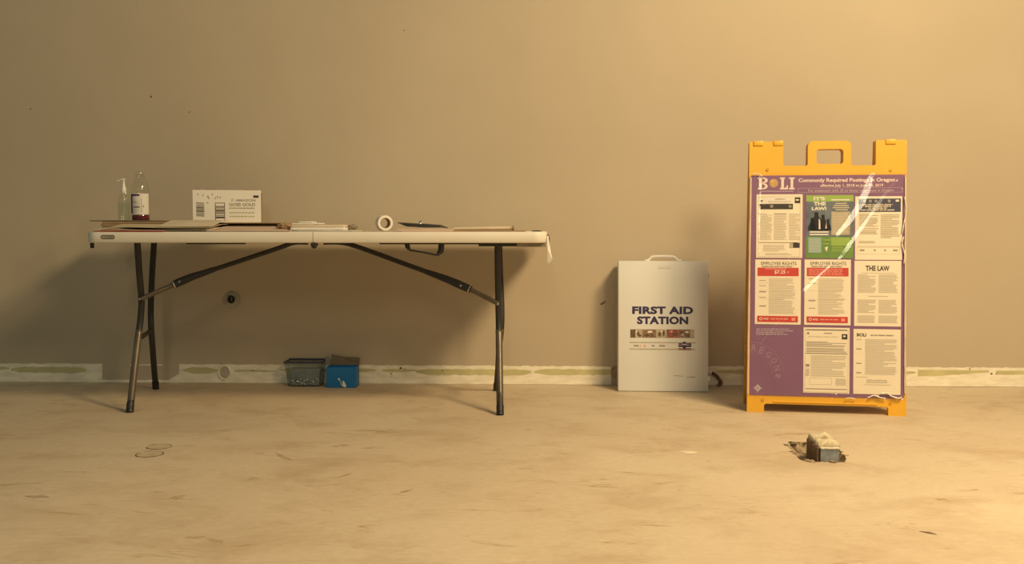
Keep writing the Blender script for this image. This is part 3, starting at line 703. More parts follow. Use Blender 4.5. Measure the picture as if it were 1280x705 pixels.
def soda_bottle():
    c = at(176, 275, -.34); z = zb + .0037
    root = empty('plastic_bottle', (c.x, -.34, z)); tag(root, 'clear plastic bottle with a white and purple label and dark red liquid left in it', 'bottle')
    r = .0395
    bm = bmesh.new(); lathe(bm, [(r - .004, 0), (r, .005), (r, .026), (r - .0012, .028), (r - .0012, .121), (r, .124), (r - .001, .140), (r - .005, .160), (r - .013, .180), (.0205, .188), (.0190, .192), (.0215, .195), (.0215, .198), (.0185, .200), (.0185, .206)], 32)
    link('body', bm, M_CLEAR, root, 40)
    bm = bmesh.new(); lathe(bm, [(r - .006, .002), (r - .002, .006), (r - .002, .0255)], 32); link('liquid', bm, M_LIQ, root, 40)
    bm = bmesh.new(); lathe(bm, [(.0190, .2005), (.0198, .202), (.0198, .216), (.0185, .219)], 24); tag(link('cap', bm, M_CLEAR, root, 40), 'clear cap')
    def LM(u, v, n):
        a = -math.pi / 2 + u / r; return Vector(((r + n) * math.cos(a), (r + n) * math.sin(a), v))
    k = Ink(LM)
    def wrap(u0, u1, v0, v1, m, n, s=10):
        for i in range(s): k.rect(u0 + (u1 - u0) * i / s, v0, u0 + (u1 - u0) * (i + 1) / s, v1, m, n)
    wrap(-.058, .058, .028, .121, M_WHITE, .0004, 24); wrap(-.044, -.024, .034, .118, M_LABELP, .0008, 6); wrap(-.024, .012, .110, .118, M_LABELP, .0008, 6)
    wrap(-.016, .012, .058, .063, M_LABELP, .0008, 5); wrap(.018, .021, .036, .100, M_TAN, .0008, 1); wrap(.026, .030, .060, .066, M_INK, .0008, 1); wrap(-.014, -.004, .080, .084, M_GREYINK, .0008, 2)
    for i in range(4): wrap(-.014, .011, .070 + i * .005, .0715 + i * .005, M_LTINK, .0008, 4)
    for i in range(4): wrap(-.014, .011, .036 + i * .005, .0375 + i * .005, M_LTINK, .0008, 4)
    k.build('label', root)
soda_bottle()

# labelled shipping box
def label_box():
    Y = -.34; a, b = at(243.5, 278, Y), at(325, 278, Y); zt = at(284, 237.5, Y).z; z0 = zx - .0003
    W_, Hh, D = (b.x - a.x) * 1.005, zt - z0, .085
    root = empty('shipping_box', ((a.x + b.x) / 2 - .004, Y + .01, z0), R(14.0)); tag(root, 'low white cardboard box with printed labels standing on the table', 'box')
    bm = bmesh.new(); box(bm, (-W_ / 2, 0, 0), (W_ / 2, D, Hh), .0015, 1); link('carton', bm, M_WHITE, root)
    for u0, u1, h in ((-.138, -.118, .004), (-.095, -.050, .0035), (.07, .135, .002)):      # dark gaps and lifting flaps on top
        bm = bmesh.new(); box(bm, (u0, .001, Hh + .0003), (u1, .02, Hh + h), .0005, 1); link('flap', bm, M_CARD, root)
    bm = bmesh.new(); box(bm, (W_ / 2 + .0004, .003, .002), (W_ / 2 + .004, D - .004, Hh - .01), .0008, 1); link('side_flap', bm, M_CARD, root)
    def BM(u, v, n): return Vector((u, -n, v))
    k = Ink(BM); I = .0008
    ux = lambda zx: (zx / 1280 * 100 + 235 - 284.25) / 81.5 * W_
    vy = lambda zy, zx=640: Hh - ((zy / 704 * 55 + 230) - (237.5 + (zx - 640) * .0026)) / 40.5 * Hh
    def R4(x0, y0, x1, y1, m, n=I): k.rect(ux(x0), vy(y1), ux(x1), vy(y0), m, n)
    R4(1035, 178, 1118, 216, M_INK)
    k.text('AMAZON', ux(760), vy(275), ux(1070), vy(238), M_GREYINK, I, bold=.03)
    k.ring((ux(715)), vy(252), .0035, .0055, M_GREYINK, I, k=14)
    k.text('GOES GOLD', ux(665), vy(350), ux(1065), vy(300), M_GREYINK, I, bold=.03)
    rng = random.Random(4)
    for y in (385, 455, 515): k.text('nisi pul uno amet' if 0 else '', 0, 0, 1, 1, M_INK, I) if 0 else None
    for y, x1 in ((383, 1050), (455, 1060), (515, 1050)):
        x = 668
        while x < x1: w = rng.uniform(18, 48); R4(x, y - 9, min(x + w, x1), y + 9, M_GREYINK if y < 400 else M_TAN); x += w + 10
    k.frame(ux(450), vy(588), ux(600), vy(298), .0026, M_INK, I)
    for y0, y1, m in ((350, 358, M_INK), (362, 385, M_GREYINK), (395, 412, M_GREYINK), (418, 436, M_INK), (442, 478, M_GREYINK), (492, 510, M_GREYINK), (520, 545, M_INK)): R4(462, y0, 588, y1, m)
    y = 290
    while y < 520:
        h = rng.uniform(6, 20); sk = 8
        k.poly([(ux(165), vy(y + h)), (ux(285), vy(y + h + sk)), (ux(287), vy(y + sk)), (ux(167), vy(y))], rng.choice([M_GREYINK, M_INK, M_GREYINK]), I); y += h + rng.uniform(4, 12)
    for x, y in ((195, 165), (270, 180), (345, 200), (360, 225), (455, 225), (490, 205), (530, 215), (340, 300), (410, 165)): k.disc(ux(x), vy(y), .0035, M_TAN if x != 345 else M_GREYINK, I, 8, .005)
    k.build('printed_label', root)
label_box()

# ------------------------------------------------------------------ plastic bin and blue box under the table
def clear_bin():
    f0, f1 = onfloor(357, 483.5), onfloor(402.5, 484); z = 0; c = (f0 + f1) / 2
    root = empty('plastic_bin', (c.x, c.y, 0)); tag(root, 'small smoky clear plastic bin with a dark rim on the floor under the table', 'bin')
    w, h, d = .088, .118, .105
    bm = bmesh.new()
    lv = [(0.82, 0.0), (.98, h - .012), (1.0, h)]
    def pts(s, o=0): return [(-w * s, .012 * (1 - s) * 4), (w * s, .012 * (1 - s) * 4), (w * s, d), (-w * s, d)]
    rings = [[bm.verts.new((x - (.006 if x < 0 else 0), y, z_)) for x, y in pts(s)] for s, z_ in lv]
    for r0, r1 in zip(rings, rings[1:]):
        for i in range(4): bm.faces.new((r0[i], r0[(i + 1) % 4], r1[(i + 1) % 4], r1[i]))
    bm.faces.new(rings[0]); bmesh.ops.bevel(bm, geom=[e for e in bm.edges], offset=.003, segments=2, affect='EDGES')
    link('tub', bm, M_BINPL, root, 40)
    bm = bmesh.new()
    for a, b in (((-w - .008, -.003, h - .004), (w + .002, .004, h + .004)), ((-w - .008, d - .004, h - .004 + .002), (w, d + .003, h + .006)), ((-w - .008, .004, h - .004), (-w - .001, d, h + .004)), ((w - .003, .004, h - .004), (w + .002, d, h + .004))):
        box(bm, a, b, .001, 1)
    link('rim', bm, M_DBLUE, root)
    bm = bmesh.new(); box(bm, (-w * .85, .014, .004), (w * .86, d - .01, .085), .004, 2); 
    for v in bm.verts: v.co.x *= .93 + .6 * v.co.z
    tag(link('liner', bm, M_GREYPL, root), 'grey inner contents seen through the side')
    rng = random.Random(5); bm = bmesh.new()
    for i in range(90):
        x, y, zz = rng.uniform(-w * .80, w * .80), .0085, rng.uniform(.008, .034) + .012 * rng.random()
        r = bmesh.ops.create_icosphere(bm, subdivisions=1, radius=rng.uniform(.0022, .0055))
        for v in r['verts']: v.co += Vector((x, y + rng.uniform(0, .004), zz))
    tag(link('loose_screws', bm, M_CHROME, root), 'bright bits of hardware at the bottom', kind='stuff')
clear_bin()
def blue_box():
    f0, f1 = onfloor(407.5, 484.8), onfloor(445, 484.8); c = (f0 + f1) / 2; w = (f1.x - f0.x) / 2
    root = empty('blue_box', (c.x, c.y, 0)); tag(root, 'small bright blue open carton beside the plastic bin under the table', 'box')
    h, d = .098, .085
    bm = bmesh.new(); box(bm, (-w, 0, .0005), (w, d, h), .002, 1)
    for f in [f for f in bm.faces if f.calc_center_median().z > h - .0005 and f.normal.z > .9]: bm.faces.remove(f)
    bmesh.ops.solidify(bm, geom=bm.faces[:], thickness=.0015); link('carton', bm, M_BLUE, root)
    def BM(u, v, n): return Vector((u, -n, v))
    k = Ink(BM); sx = lambda zx: (zx / 10.667 + 340 - 425.5) * (2 * w) / 37.5; sy = lambda zy: (525 - zy) / 250 * h
    k.disc(sx(885), sy(418), .0042, M_WHITE, .001, 12, .005); k.poly([(sx(890), sy(430)), (sx(905), sy(425)), (sx(935), sy(500)), (sx(922), sy(508))], M_TEAL, .001)
    k.poly([(sx(935), sy(440)), (sx(950), sy(438)), (sx(985), sy(495)), (sx(975), sy(520)), (sx(930), sy(505))], M_WHITE, .0012)
    k.build('printed_figure', root)
    def FL(pts, m, name):
        bm = bmesh.new(); vs = [bm.verts.new(p) for p in pts]; bm.faces.new(vs); bmesh.ops.solidify(bm, geom=bm.faces[:], thickness=.002); link(name, bm, m, root)
    FL([(-w, d - .003, h), (w, d - .003, h), (w, d + .022, h + .034), (-w * .1, d + .022, h + .036), (-w * .9, d + .015, h + .050)], M_FLAP, 'back_flap')
    FL([(-w + .002, .004, h + .014), (-w + .020, .002, h + .004), (-w + .004, .050, h + .046), (-w - .016, .045, h + .046)], M_GREYPL, 'side_flap')
blue_box()

# ------------------------------------------------------------------ first aid cabinet
def first_aid():
    p0, p1 = onfloor(772.5, 489.3), onfloor(885.5, 490.3); c = (p0 + p1) / 2
    az = math.atan2(p1.y - p0.y, p1.x - p0.x); th = R(4.5)
    root = empty('first_aid_cabinet', (c.x, c.y, 0), az); tag(root, 'flat white metal first aid cabinet leaning on the wall, lettered in dark blue', 'cabinet')
    bpy.context.view_layer.update(); MW = Matrix.Translation(c) @ Matrix.Rotation(az, 4, 'Z'); MI = MW.inverted()
    W_ = (p1 - p0).length; cs, sn = math.cos(th), math.sin(th)
    def M(u, v, n): return Vector((u, v * sn - n * cs, v * cs + n * sn + .0015))
    def uv(px, py):
        d = ray(px, py); o = MI @ CAMP; dd = MI.to_3x3() @ d; nrm = Vector((0, -cs, sn)); t = -(o.dot(nrm)) / dd.dot(nrm); q = o + dd * t
        return q.x, q.y * sn + q.z * cs
    H = uv(829, 326.5)[1]; D = .125
    Mm = Matrix(((1, 0, 0, 0), (0, -cs, sn, 0), (0, sn, cs, .0015), (0, 0, 0, 1)))   # (u, n, v)
    bm = bmesh.new(); box(bm, (-W_ / 2 + .002, -D, .004), (W_ / 2 - .002, -.012, H - .003), .004, 2, M=Mm); link('case', bm, M_FAID, root, 40)
    bm = bmesh.new(); box(bm, (-W_ / 2, -.0115, 0), (W_ / 2, 0, H), .0045, 3, M=Mm); door = link('door', bm, M_FAID, root, 40)
    # handle
    hy = H + .001
    ux0, ux1 = uv(808, 324)[0], uv(852, 324)[0]
    bm = bmesh.new(); P = [(ux0 + .010, -.05, hy), (ux0 + .022, -.05, hy + .014), (ux0 + .042, -.05, hy + .022), (ux1 - .042, -.05, hy + .022), (ux1 - .022, -.05, hy + .014), (ux1 - .010, -.05, hy)]
    tube(bm, [Mm @ Vector(p) for p in spline(P, 6)], .0062, 12); hd = link('handle', bm, M_WPL, root, 50)
    for x in (ux0 + .007, ux1 - .007):
        bm = bmesh.new(); box(bm, (x - .011, -.060, hy - .001), (x + .011, -.040, hy + .008), .002, 2, M=Mm); link('handle_mount', bm, M_WPL, hd, 40)
    for v in (uv(887, 345)[1], .06):
        bm = bmesh.new(); box(bm, (W_ / 2 - .001, -.035, v - .012), (W_ / 2 + .007, -.012, v + .012), .002, 1, M=Mm); link('latch', bm, M_CHROME, root)
    k = Ink(M); I = .0007
    # embossed pull at the top of the door
    e0, e1 = uv(823, 336), uv(839, 332)
    bm = bmesh.new(); plate(bm, rounded(e0[0], e0[1], e1[0], e1[1], .005), [], 0, .0022, M); link('embossed_grip', bm, M_FAID, door)
    Z = lambda zx, zy: uv(770 + zx * 120 / 1058, 370 + zy * 80 / 705)
    def tx(s, x0, y0, x1, y1, m=M_NAVY, **kw): a, b = Z(x0, y1), Z(x1, y0); k.text(s, a[0], a[1], b[0], b[1], m, I, **kw)
    def rc(x0, y0, x1, y1, m, n=I): a, b = Z(x0, y1), Z(x1, y0); k.rect(a[0], a[1], b[0], b[1], m, n)
    tx('FIRST AID', 178, 120, 850, 202, bold=.05, sp=1.05); tx('STATION', 232, 230, 796, 314, bold=.05, sp=1.05)
    rc(158, 374, 862, 462, M_PHOTO)
    rng = random.Random(2)
    for i, (x0, x1, m) in enumerate(((158, 212, M_DIRT), (212, 290, M_TAN), (300, 430, M_PHOTO), (440, 560, M_TAN), (568, 685, M_PHOTO2), (690, 815, M_PHOTO), (815, 862, M_TAN))): rc(x0, 374, x1, 462, m, I * 1.5)
    for cx, cy, a, b, m in ((245, 420, 14, 26, M_DIRT), (262, 440, 20, 14, M_DIRT), (225, 395, 8, 10, M_PAPER), (375, 398, 30, 12, M_PAPER), (340, 435, 26, 16, M_DIRT), (400, 432, 18, 14, M_DIRT), (480, 425, 18, 26, M_DIRT), (525, 415, 12, 34, M_DIRT), (505, 395, 10, 10, M_PAPER),
                            (610, 395, 18, 10, M_LRED), (640, 430, 26, 18, M_DIRT), (780, 400, 22, 10, M_PAPER), (800, 438, 18, 14, M_DIRT), (735, 430, 14, 16, M_TAN), (725, 392, 8, 10, M_DIRT)):
        p = Z(cx, cy); s = W_ / 113 * 120 / 1058; k.disc(p[0], p[1], a * s, m, I * 2.2, 10, b * s)
    rc(152, 514, 875, 520, M_TAN); rc(152, 587, 875, 594, M_TAN)
    for x0, x1, m in ((195, 250, M_GREYINK), (262, 275, M_LRED), (300, 330, M_LRED), (392, 425, M_GREYINK), (475, 540, M_GREYINK)): rc(x0, 543, x1, 560, m)
    rc(318, 560, 323, 575, M_LRED)
    rc(688, 525, 828, 600, M_NAVY); rc(684, 540, 720, 556, M_LILAC2, I * 2); rc(775, 540, 815, 556, M_LILAC2, I * 2); rc(684, 566, 735, 578, M_PAPER, I * 2); rc(770, 566, 830, 578, M_PAPER, I * 2)
    rc(735, 508, 770, 598, M_NAVY, I * 2.2); rc(690, 548, 822, 566, M_NAVY, I * 2.4); rc(725, 530, 780, 545, M_LILAC2, I * 2.6); rc(690, 586, 826, 590, M_LRED, I * 2.6)
    k.build('printed_lettering', door)
    k2 = Ink(M); Z2 = lambda zx, zy: uv(740 + zx * 180 / 634, 300 + zy * 200 / 705)
    for q in (((360, 597), (400, 600), (400, 603), (360, 600)), ((415, 604), (455, 603), (455, 608), (420, 608))): k2.poly([Z2(*p) for p in q], M_TAN, .0007)
    k2.build('scratch', door)
first_aid()

# bit of cable poking out beside the cabinet
c = at(889, 466, 0); root = empty('cable_stub', (c.x, 0, 0)); tag(root, 'dark cable end poking from the wall foot beside the white cabinet', 'cable')
bm = bmesh.new(); tube(bm, spline([(.0, -.002, c.z), (.01, -.03, c.z - .002), (.028, -.04, c.z - .020), (.040, -.045, c.z - .040), (.030, -.05, c.z - .050), (.022, -.05, c.z - .044)], 6), .0085, 10); link('cable', bm, M_DIRT, root, 50)
bm = bmesh.new(); tube(bm, [(.0215, -.05, c.z - .044), (.017, -.051, c.z - .046)], .0078, 10); link('pale_tip', bm, M_CREAM, root, 50)
bm = bmesh.new(); bmesh.ops.create_uvsphere(bm, u_segments=12, v_segments=8, radius=.012)
for v in bm.verts: v.co += Vector((-.006, -.014, c.z + .004))
link('clamp', bm, M_CREAM, root, 50)

# ------------------------------------------------------------------ yellow A-frame sign
def a_frame():
    p0, p1 = onfloor(934, 515.5), onfloor(1131.5, 519.5); c = (p0 + p1) / 2; az = math.atan2(p1.y - p0.y, p1.x - p0.x) - R(2.8); th = R(4.2)
    W_ = (p1 - p0).length
    root = empty('a_frame_sign', (c.x, c.y, 0), az); tag(root, 'yellow folding A-frame sign carrying a purple poster of notices under clear film', 'sign')
    MW = Matrix.Translation(c) @ Matrix.Rotation(az, 4, 'Z'); MI = MW.inverted(); cs, sn = math.cos(th), math.sin(th)
    T_ = .030                                              # panel thickness: front face lies at n = 0
    def M(u, v, n): return Vector((u, v * sn - n * cs, v * cs + n * sn))
    def uv(px, py):
        d = ray(px, py); o = MI @ CAMP; dd = MI.to_3x3() @ d; nrm = Vector((0, -cs, sn)); t = -(o.dot(nrm)) / dd.dot(nrm); q = o + dd * t
        return q.x, q.y * sn + q.z * cs
    H = uv(1037, 176)[1]
    yb = 2 * (H * sn + T_ * cs) + .006                     # rear panel mirrored about the hinge line
    def MB(u, v, n): p = M(u, v, n); return Vector((p.x, yb - p.y, p.z))
    v_rail, v_notch, ft = uv(1030, 506.5)[1], uv(1037, 207)[1], 0
    hwT = W_ / 2 - .0025
    uL1, uH0, uH1, uR0 = uv(979, 190)[0], uv(1010, 190)[0], uv(1064, 190)[0], uv(1095, 190)[0]
    fl = .069
    def arc(cx, cy, r, a0, a1, n=4): return [(cx + r * math.cos(R(a0 + (a1 - a0) * i / n)), cy + r * math.sin(R(a0 + (a1 - a0) * i / n))) for i in range(n + 1)]
    outer = ([(-W_ / 2, 0), (-W_ / 2 + fl, 0)] + arc(-W_ / 2 + fl + .010, v_rail - .010, .010, 180, 90) + arc(W_ / 2 - fl - .010, v_rail - .010, .010, 90, 0) + [(W_ / 2 - fl, 0), (W_ / 2, 0)] +
             arc(hwT - .004, H - .004, .004, 0, 90) + [(uR0, H)] + arc(uR0 - .008, v_notch + .008, .008, 0, -90) + arc(uH1 + .010, v_notch + .010, .010, 270, 180) +
             arc(uH1 - .022, H - .022, .022, 0, 90) + arc(uH0 + .022, H - .022, .022, 90, 180) + arc(uH0 - .010, v_notch + .010, .010, 0, -90) + arc(uL1 + .008, v_notch + .008, .008, 270, 180) + [(uL1, H)] + arc(-hwT + .004, H - .004, .004, 90, 180))
    h0, h1 = uv(1020.5, 205), uv(1054.5, 186)
    hole = rounded(h0[0], h0[1], h1[0], h1[1], .013)
    bm = bmesh.new(); plate(bm, outer, [hole], -T_, 0, M)
    bmesh.ops.bevel(bm, geom=[e for e in bm.edges if len(e.link_faces) == 2 and e.calc_face_angle(0) > 1.2], offset=.003, segments=2, affect='EDGES')
    front = tag(link('front_panel', bm, M_YELLOW, root, 40), 'yellow plastic panel with a grip cut out on top')
    bm = bmesh.new(); plate(bm, outer, [hole], -T_, 0, MB)
    bmesh.ops.bevel(bm, geom=[e for e in bm.edges if len(e.link_faces) == 2 and e.calc_face_angle(0) > 1.2], offset=.003, segments=1, affect='EDGES')
    link('rear_panel', bm, M_YELD, root, 40)
    Mx = Matrix(((1, 0, 0, 0), (0, -cs, sn, 0), (0, sn, cs, 0), (0, 0, 0, 1)))       # (u, n, v)
    for a, b in ((942, 954), (967, 979), (1107, 1120)):    # hinge tabs
        x0, x1 = uv(a, 178)[0], uv(b, 178)[0]; bm = bmesh.new(); box(bm, (x0, -T_ * 1.1, H - .017), (x1, .005, H + .003), .002, 2, M=Mx); link('hinge_tab', bm, M_YELLOW, front, 40)
    for x, y in ((959.5, 212), (1113.5, 212.5), (953.5, 499.5), (1113, 504)):
        u, v = uv(x, y); bm = bmesh.new(); tube(bm, [M(u, v, -.002), M(u, v, .0035)], .0062, 14); link('rivet', bm, M_YELD, front, 40)
    # soft border rib round the bottom rail
    a, b = uv(960, 503), uv(1106, 503); bm = bmesh.new(); box(bm, (a[0] + .02, -.001, v_rail + .006), (b[0] - .03, .004, v_rail + .012), .0015, 1, M=Mx); link('rib', bm, M_YELLOW, front)
    # poster
    N0, N1, N2, N3 = .0025, .0032, .0038, .0044
    pq = [uv(935.5, 494.5), uv(1129.5, 497.5), uv(1131, 220), uv(941, 218)]
    pu0, pu1, pv0, pv1 = (pq[0][0] + pq[3][0]) / 2, (pq[1][0] + pq[2][0]) / 2, (pq[0][1] + pq[1][1]) / 2, (pq[2][1] + pq[3][1]) / 2
    bm = bmesh.new(); plate(bm, [(pu0, pv0), (pu1, pv0), (pu1, pv1), (pu0, pv1)], [], .0003, N0, M)
    poster = tag(link('poster', bm, M_PURPLE, root), 'purple poster printed with eight paper notices')
    def uZ(region, scale):
        return lambda zx, zy: uv(region[0] + zx / scale, region[1] + zy / scale)
    k = Ink(M)
    def tx(Z, s, x0, y0, x1, y1, m, n=N1, **kw):
        a, b, c_, d = Z(x0, y0), Z(x1, y0), Z(x1, y1), Z(x0, y1)
        k.text(s, (a[0] + d[0]) / 2, (c_[1] + d[1]) / 2, (b[0] + c_[0]) / 2, (a[1] + b[1]) / 2, m, n, **kw)
    def rc(Z, x0, y0, x1, y1, m, n=N1):
        a, b, c_, d = Z(x0, y0), Z(x1, y0), Z(x1, y1), Z(x0, y1)
        k.rect((a[0] + d[0]) / 2, (c_[1] + d[1]) / 2, (b[0] + c_[0]) / 2, (a[1] + b[1]) / 2, m, n)
    ZA = uZ((940, 215), 1280 / 95)           # logo view
    # slab-serif B O L I
    def slab(s, x0, x1, y0=92, y1=295):
        a, b = ZA(x0, y1), ZA(x1, y0); w, h = b[0] - a[0], b[1] - a[1]; U = lambda t: a[0] + t * w; V = lambda t: a[1] + t * h
        rr = lambda p, q, r, t: k.rect(U(p), V(q), U(r), V(t), M_PINKW, N1)
        if s == 'I': rr(0, 0, 1, .13); rr(0, .87, 1, 1); rr(.28, .13, .74, .87)
        if s == 'L': rr(0, 0, 1, .13); rr(0, .87, .62, 1); rr(.16, .13, .50, .87); rr(.84, .13, 1, .34); rr(.72, .13, .84, .20)
        if s == 'B':
            rr(0, 0, .5, .13); rr(0, .87, .5, 1); rr(.12, .13, .42, .87); rr(.42, .46, .55, .56)
            for cy, ry in ((.755, .245), (.26, .26)):
                for i in range(12):
                    a0, a1 = R(-90 + 15 * i), R(-75 + 15 * i)
                    q = [(.5 + .24 * math.cos(a0), cy + (ry - .12) * math.sin(a0)), (.5 + .5 * math.cos(a0), cy + ry * math.sin(a0)), (.5 + .5 * math.cos(a1), cy + ry * math.sin(a1)), (.5 + .24 * math.cos(a1), cy + (ry - .12) * math.sin(a1))]
                    k.poly([(U(x), V(y)) for x, y in q], M_PINKW, N1)
            rr(.42, 0, .51, .13); rr(.42, .87, .51, 1)
    for ch, xa, xb in (('B', 95, 265), ('L', 468, 605), ('I', 622, 718)):
        k = Ink(M); slab(ch, xa, xb); k.build('logo_letter', poster)
    k = Ink(M); p = ZA(365, 190); r = (ZA(440, 190)[0] - ZA(290, 190)[0]) / 2; k.disc(p[0], p[1], r, M_GOLD, N1, 30); k.ring(p[0], p[1], r * .82, r * .90, M_TAN, N2); k.ring(p[0], p[1], r * .3, r * .36, M_TAN, N2)
    tag(k.build('gold_seal', poster), 'round gold seal between the letters')
    k = Ink(M); x = 140; rng = random.Random(9)
    while x < 700: w = rng.uniform(12, 26); rc(ZA, x, 318, min(705, x + w), 334, M_LILAC2); x += w + 6
    k.build('small_print', poster); k = Ink(M)
    ZB = uZ((990, 215), 1280 / 145)
    tx(ZB, 'Commonly Required Postings in Oregon', 70, 68, 1135, 122, M_PINKW, bold=.03)
    k.build('heading_line', poster); k = Ink(M)
    tx(ZB, 'effective July 1, 2018 to June 30, 2019', 312, 132, 1005, 172, M_PINKW, bold=.02)
    k.build('heading_line', poster); k = Ink(M)
    tx(ZB, 'For employers with 24 or fewer employees in Oregon', 178, 188, 1120, 228, M_LILAC2, bold=.01)
    k.build('heading_line', poster); k = Ink(M)
    a, b = ZB(68, 230), ZB(1218, 172); k.frame(a[0], a[1], b[0], b[1], .0012, M_LILAC2, N1)
    k.build('heading_box', poster); k = Ink(M)
    ZC = uZ((930, 400), 646 / 110)
    for y, x0, x1 in ((66, 90, 330), (80, 88, 360), (93, 88, 290), (105, 88, 325)):
        x = x0
        while x < x1: w = rng.uniform(12, 34); rc(ZC, x, y - 3, min(x1, x + w), y + 3, M_LILAC2); x += w + 5
    k.build('small_print', poster); k = Ink(M); cx, cy = uv(938, 468); sr = uv(980, 468)[0] - cx
    k.ring(cx, cy, sr * .985, sr * 1.0, M_LILAC, N1, 5, 92, 30); k.ring(cx, cy, sr * .66, sr * .67, M_LILAC, N1, 5, 92, 30)
    for i, ch in enumerate('OREGON*'):
        an = 100 - i * 17; rot = R(an - 90); u, v = cx + sr * .82 * math.cos(R(an)), cy + sr * .82 * math.sin(R(an))
        if u - .011 > pu0: k.text(ch, u - .010, v - .014, u + .010, v + .014, M_LILAC, N1, bold=.02, rot=rot)
    tag(k.build('faint_seal', poster), 'faint lilac seal ring with letters'); k = Ink(M); sx, sy = uv(947, 485); pts = []
    for i in range(16): a_ = R(22.5 * i); q = (.020 if i % 4 == 0 else .013) if i % 2 == 0 else .010; pts.append((sx + q * math.cos(a_), sy + q * math.sin(a_)))
    k.poly(pts, M_LILAC2, N1); k.disc(sx, sy, .005, M_GREYINK, N2, 8)
    tag(k.build('star_mark', poster), 'pale star')

    # ---- notices: each its own slightly proud sheet
    def notice(x0, y0, x1, y1, m, label, draw, x0b=None, x1b=None):
        nonlocal k
        a, b = uv(x0, y0), uv(x1, y0); d, c_ = uv(x0 if x0b is None else x0b, y1), uv(x1 if x1b is None else x1b, y1)
        u0, u1, v0, v1 = (a[0] + d[0]) / 2, (b[0] + c_[0]) / 2, (c_[1] + d[1]) / 2, (a[1] + b[1]) / 2
        k = Ink(M); k.rect(u0, v0, u1, v1, m, N1); k.rect(u0, v0, u1, v0 + .001, m, N1)
        U = lambda s: u0 + s * (u1 - u0); V = lambda t: v1 - t * (v1 - v0)
        draw(U, V); tag(k.build('notice', poster), label)
    def r_(U, V, a, b, c_, d, m, n=N2): k.rect(U(a), V(d), U(c_), V(b), m, n)
    def t_(U, V, s, a, b, c_, d, m, n=N2, **kw): k.text(s, U(a), V(d), U(c_), V(b), m, n, **kw)
    def l_(U, V, a, b, c_, d, rows, m=M_LTINK, fill=.5, last=.8, seed=1, n=N2): k.lines(U(a), V(d), U(c_), V(b), rows, m, n, random.Random(seed), fill, last)
    def d1(U, V):
        k.frame(U(.05), V(.98), U(.95), V(.035), .001, M_TAN, N2); r_(U, V, .05, .035, .80, .17, M_WHITE)
        r_(U, V, .08, .09, .14, .12, M_GREYINK); r_(U, V, .40, .07, .62, .082, M_LTINK); r_(U, V, .25, .11, .74, .118, M_GREYINK); r_(U, V, .25, .14, .7, .146, M_LTINK)
        r_(U, V, .83, .05, .95, .14, M_INK); r_(U, V, .85, .08, .92, .10, M_PAPER, N3); r_(U, V, .07, .15, .79, .235, M_INK); r_(U, V, .30, .165, .36, .21, M_GREYINK, N3); r_(U, V, .70, .17, .76, .21, M_GREYINK, N3)
        r_(U, V, .38, .30, .66, .312, M_GREYINK); l_(U, V, .08, .30, .35, .72, 24, seed=2); l_(U, V, .38, .32, .67, .72, 22, seed=3); l_(U, V, .70, .30, .95, .72, 24, seed=4)
        r_(U, V, .05, .755, .90, .762, M_INK); l_(U, V, .15, .79, .66, .90, 5, seed=5); r_(U, V, .72, .76, .94, .84, M_INK); r_(U, V, .72, .76, .80, .84, M_TAN, N3); l_(U, V, .2, .92, .8, .96, 2, seed=6)
    notice(945.3, 243, 1003, 322.5, M_PAPER, 'pale notice with a black title bar, top left', d1)
    def d2(U, V):
        r_(U, V, 0, 0, 1, .10, M_LGREEN); r_(U, V, 0, .10, .5, .655, M_SLATE); r_(U, V, .5, .10, 1, .655, M_SLATE)
        t_(U, V, "IT'S", .16, .025, .40, .085, M_WHITE, N3, bold=.05); t_(U, V, 'THE', .16, .105, .42, .165, M_WHITE, N3, bold=.05); t_(U, V, 'LAW!', .12, .185, .43, .24, M_WHITE, N3, bold=.05)
        r_(U, V, .53, .065, .92, .085, M_WHITE, N3)
        for i, (a, b) in enumerate(((.62, .86), (.58, .90), (.56, .92), (.62, .88))): r_(U, V, a, .125 + i * .033, b, .142 + i * .033, M_LTINK, N3)
        r_(U, V, .535, .26, .93, .63, M_TAN, N3); k.lines(U(.56), V(.62), U(.90), V(.28), 14, M_LTINK, N3 + .0004, random.Random(3), .5, .8)
        # dark crowd silhouettes
        for cx, ch, w in ((.13, .36, .09), (.22, .27, .12), (.36, .31, .10), (.47, .38, .07)):
            k.poly([(U(cx - w), V(.56)), (U(cx + w), V(.56)), (U(cx + w * .8), V(ch + .12)), (U(cx + w * .35), V(ch + .06)), (U(cx + w * .35), V(ch)), (U(cx - w * .35), V(ch)), (U(cx - w * .35), V(ch + .06)), (U(cx - w * .9), V(ch + .14))], M_BLACK, N3)
        k.poly([(U(.27), V(.54)), (U(.31), V(.54)), (U(.30), V(.40)), (U(.27), V(.37))], M_PINKW, N3 + .0004); k.poly([(U(.41), V(.53)), (U(.44), V(.53)), (U(.43), V(.42))], M_PINKW, N3 + .0004)
        for y in (.585, .625): r_(U, V, .08, y - .012, .48, y + .010, M_WHITE, N3 + .0004)
        r_(U, V, .05, .67, .33, .915, M_TEAL, N3); k.lines(U(.06), V(.90), U(.32), V(.69), 9, M_LTINK, N3 + .0003, random.Random(8), .3, .8)
        r_(U, V, .36, .70, .52, .72, M_LGREEN, N3); r_(U, V, .36, .76, .50, .78, M_LGREEN, N3)
        k.poly([(U(.40), V(.83)), (U(.47), V(.81)), (U(.44), V(.90))], M_PAPER, N3); r_(U, V, .53, .67, .93, .80, M_LGREEN, N2 + .0002); l_(U, V, .55, .69, .90, .90, 7, M_LGREEN, seed=5)
    notice(1007.3, 244, 1066.5, 323, M_NGREEN, 'green notice with dark figures, top middle', d2)
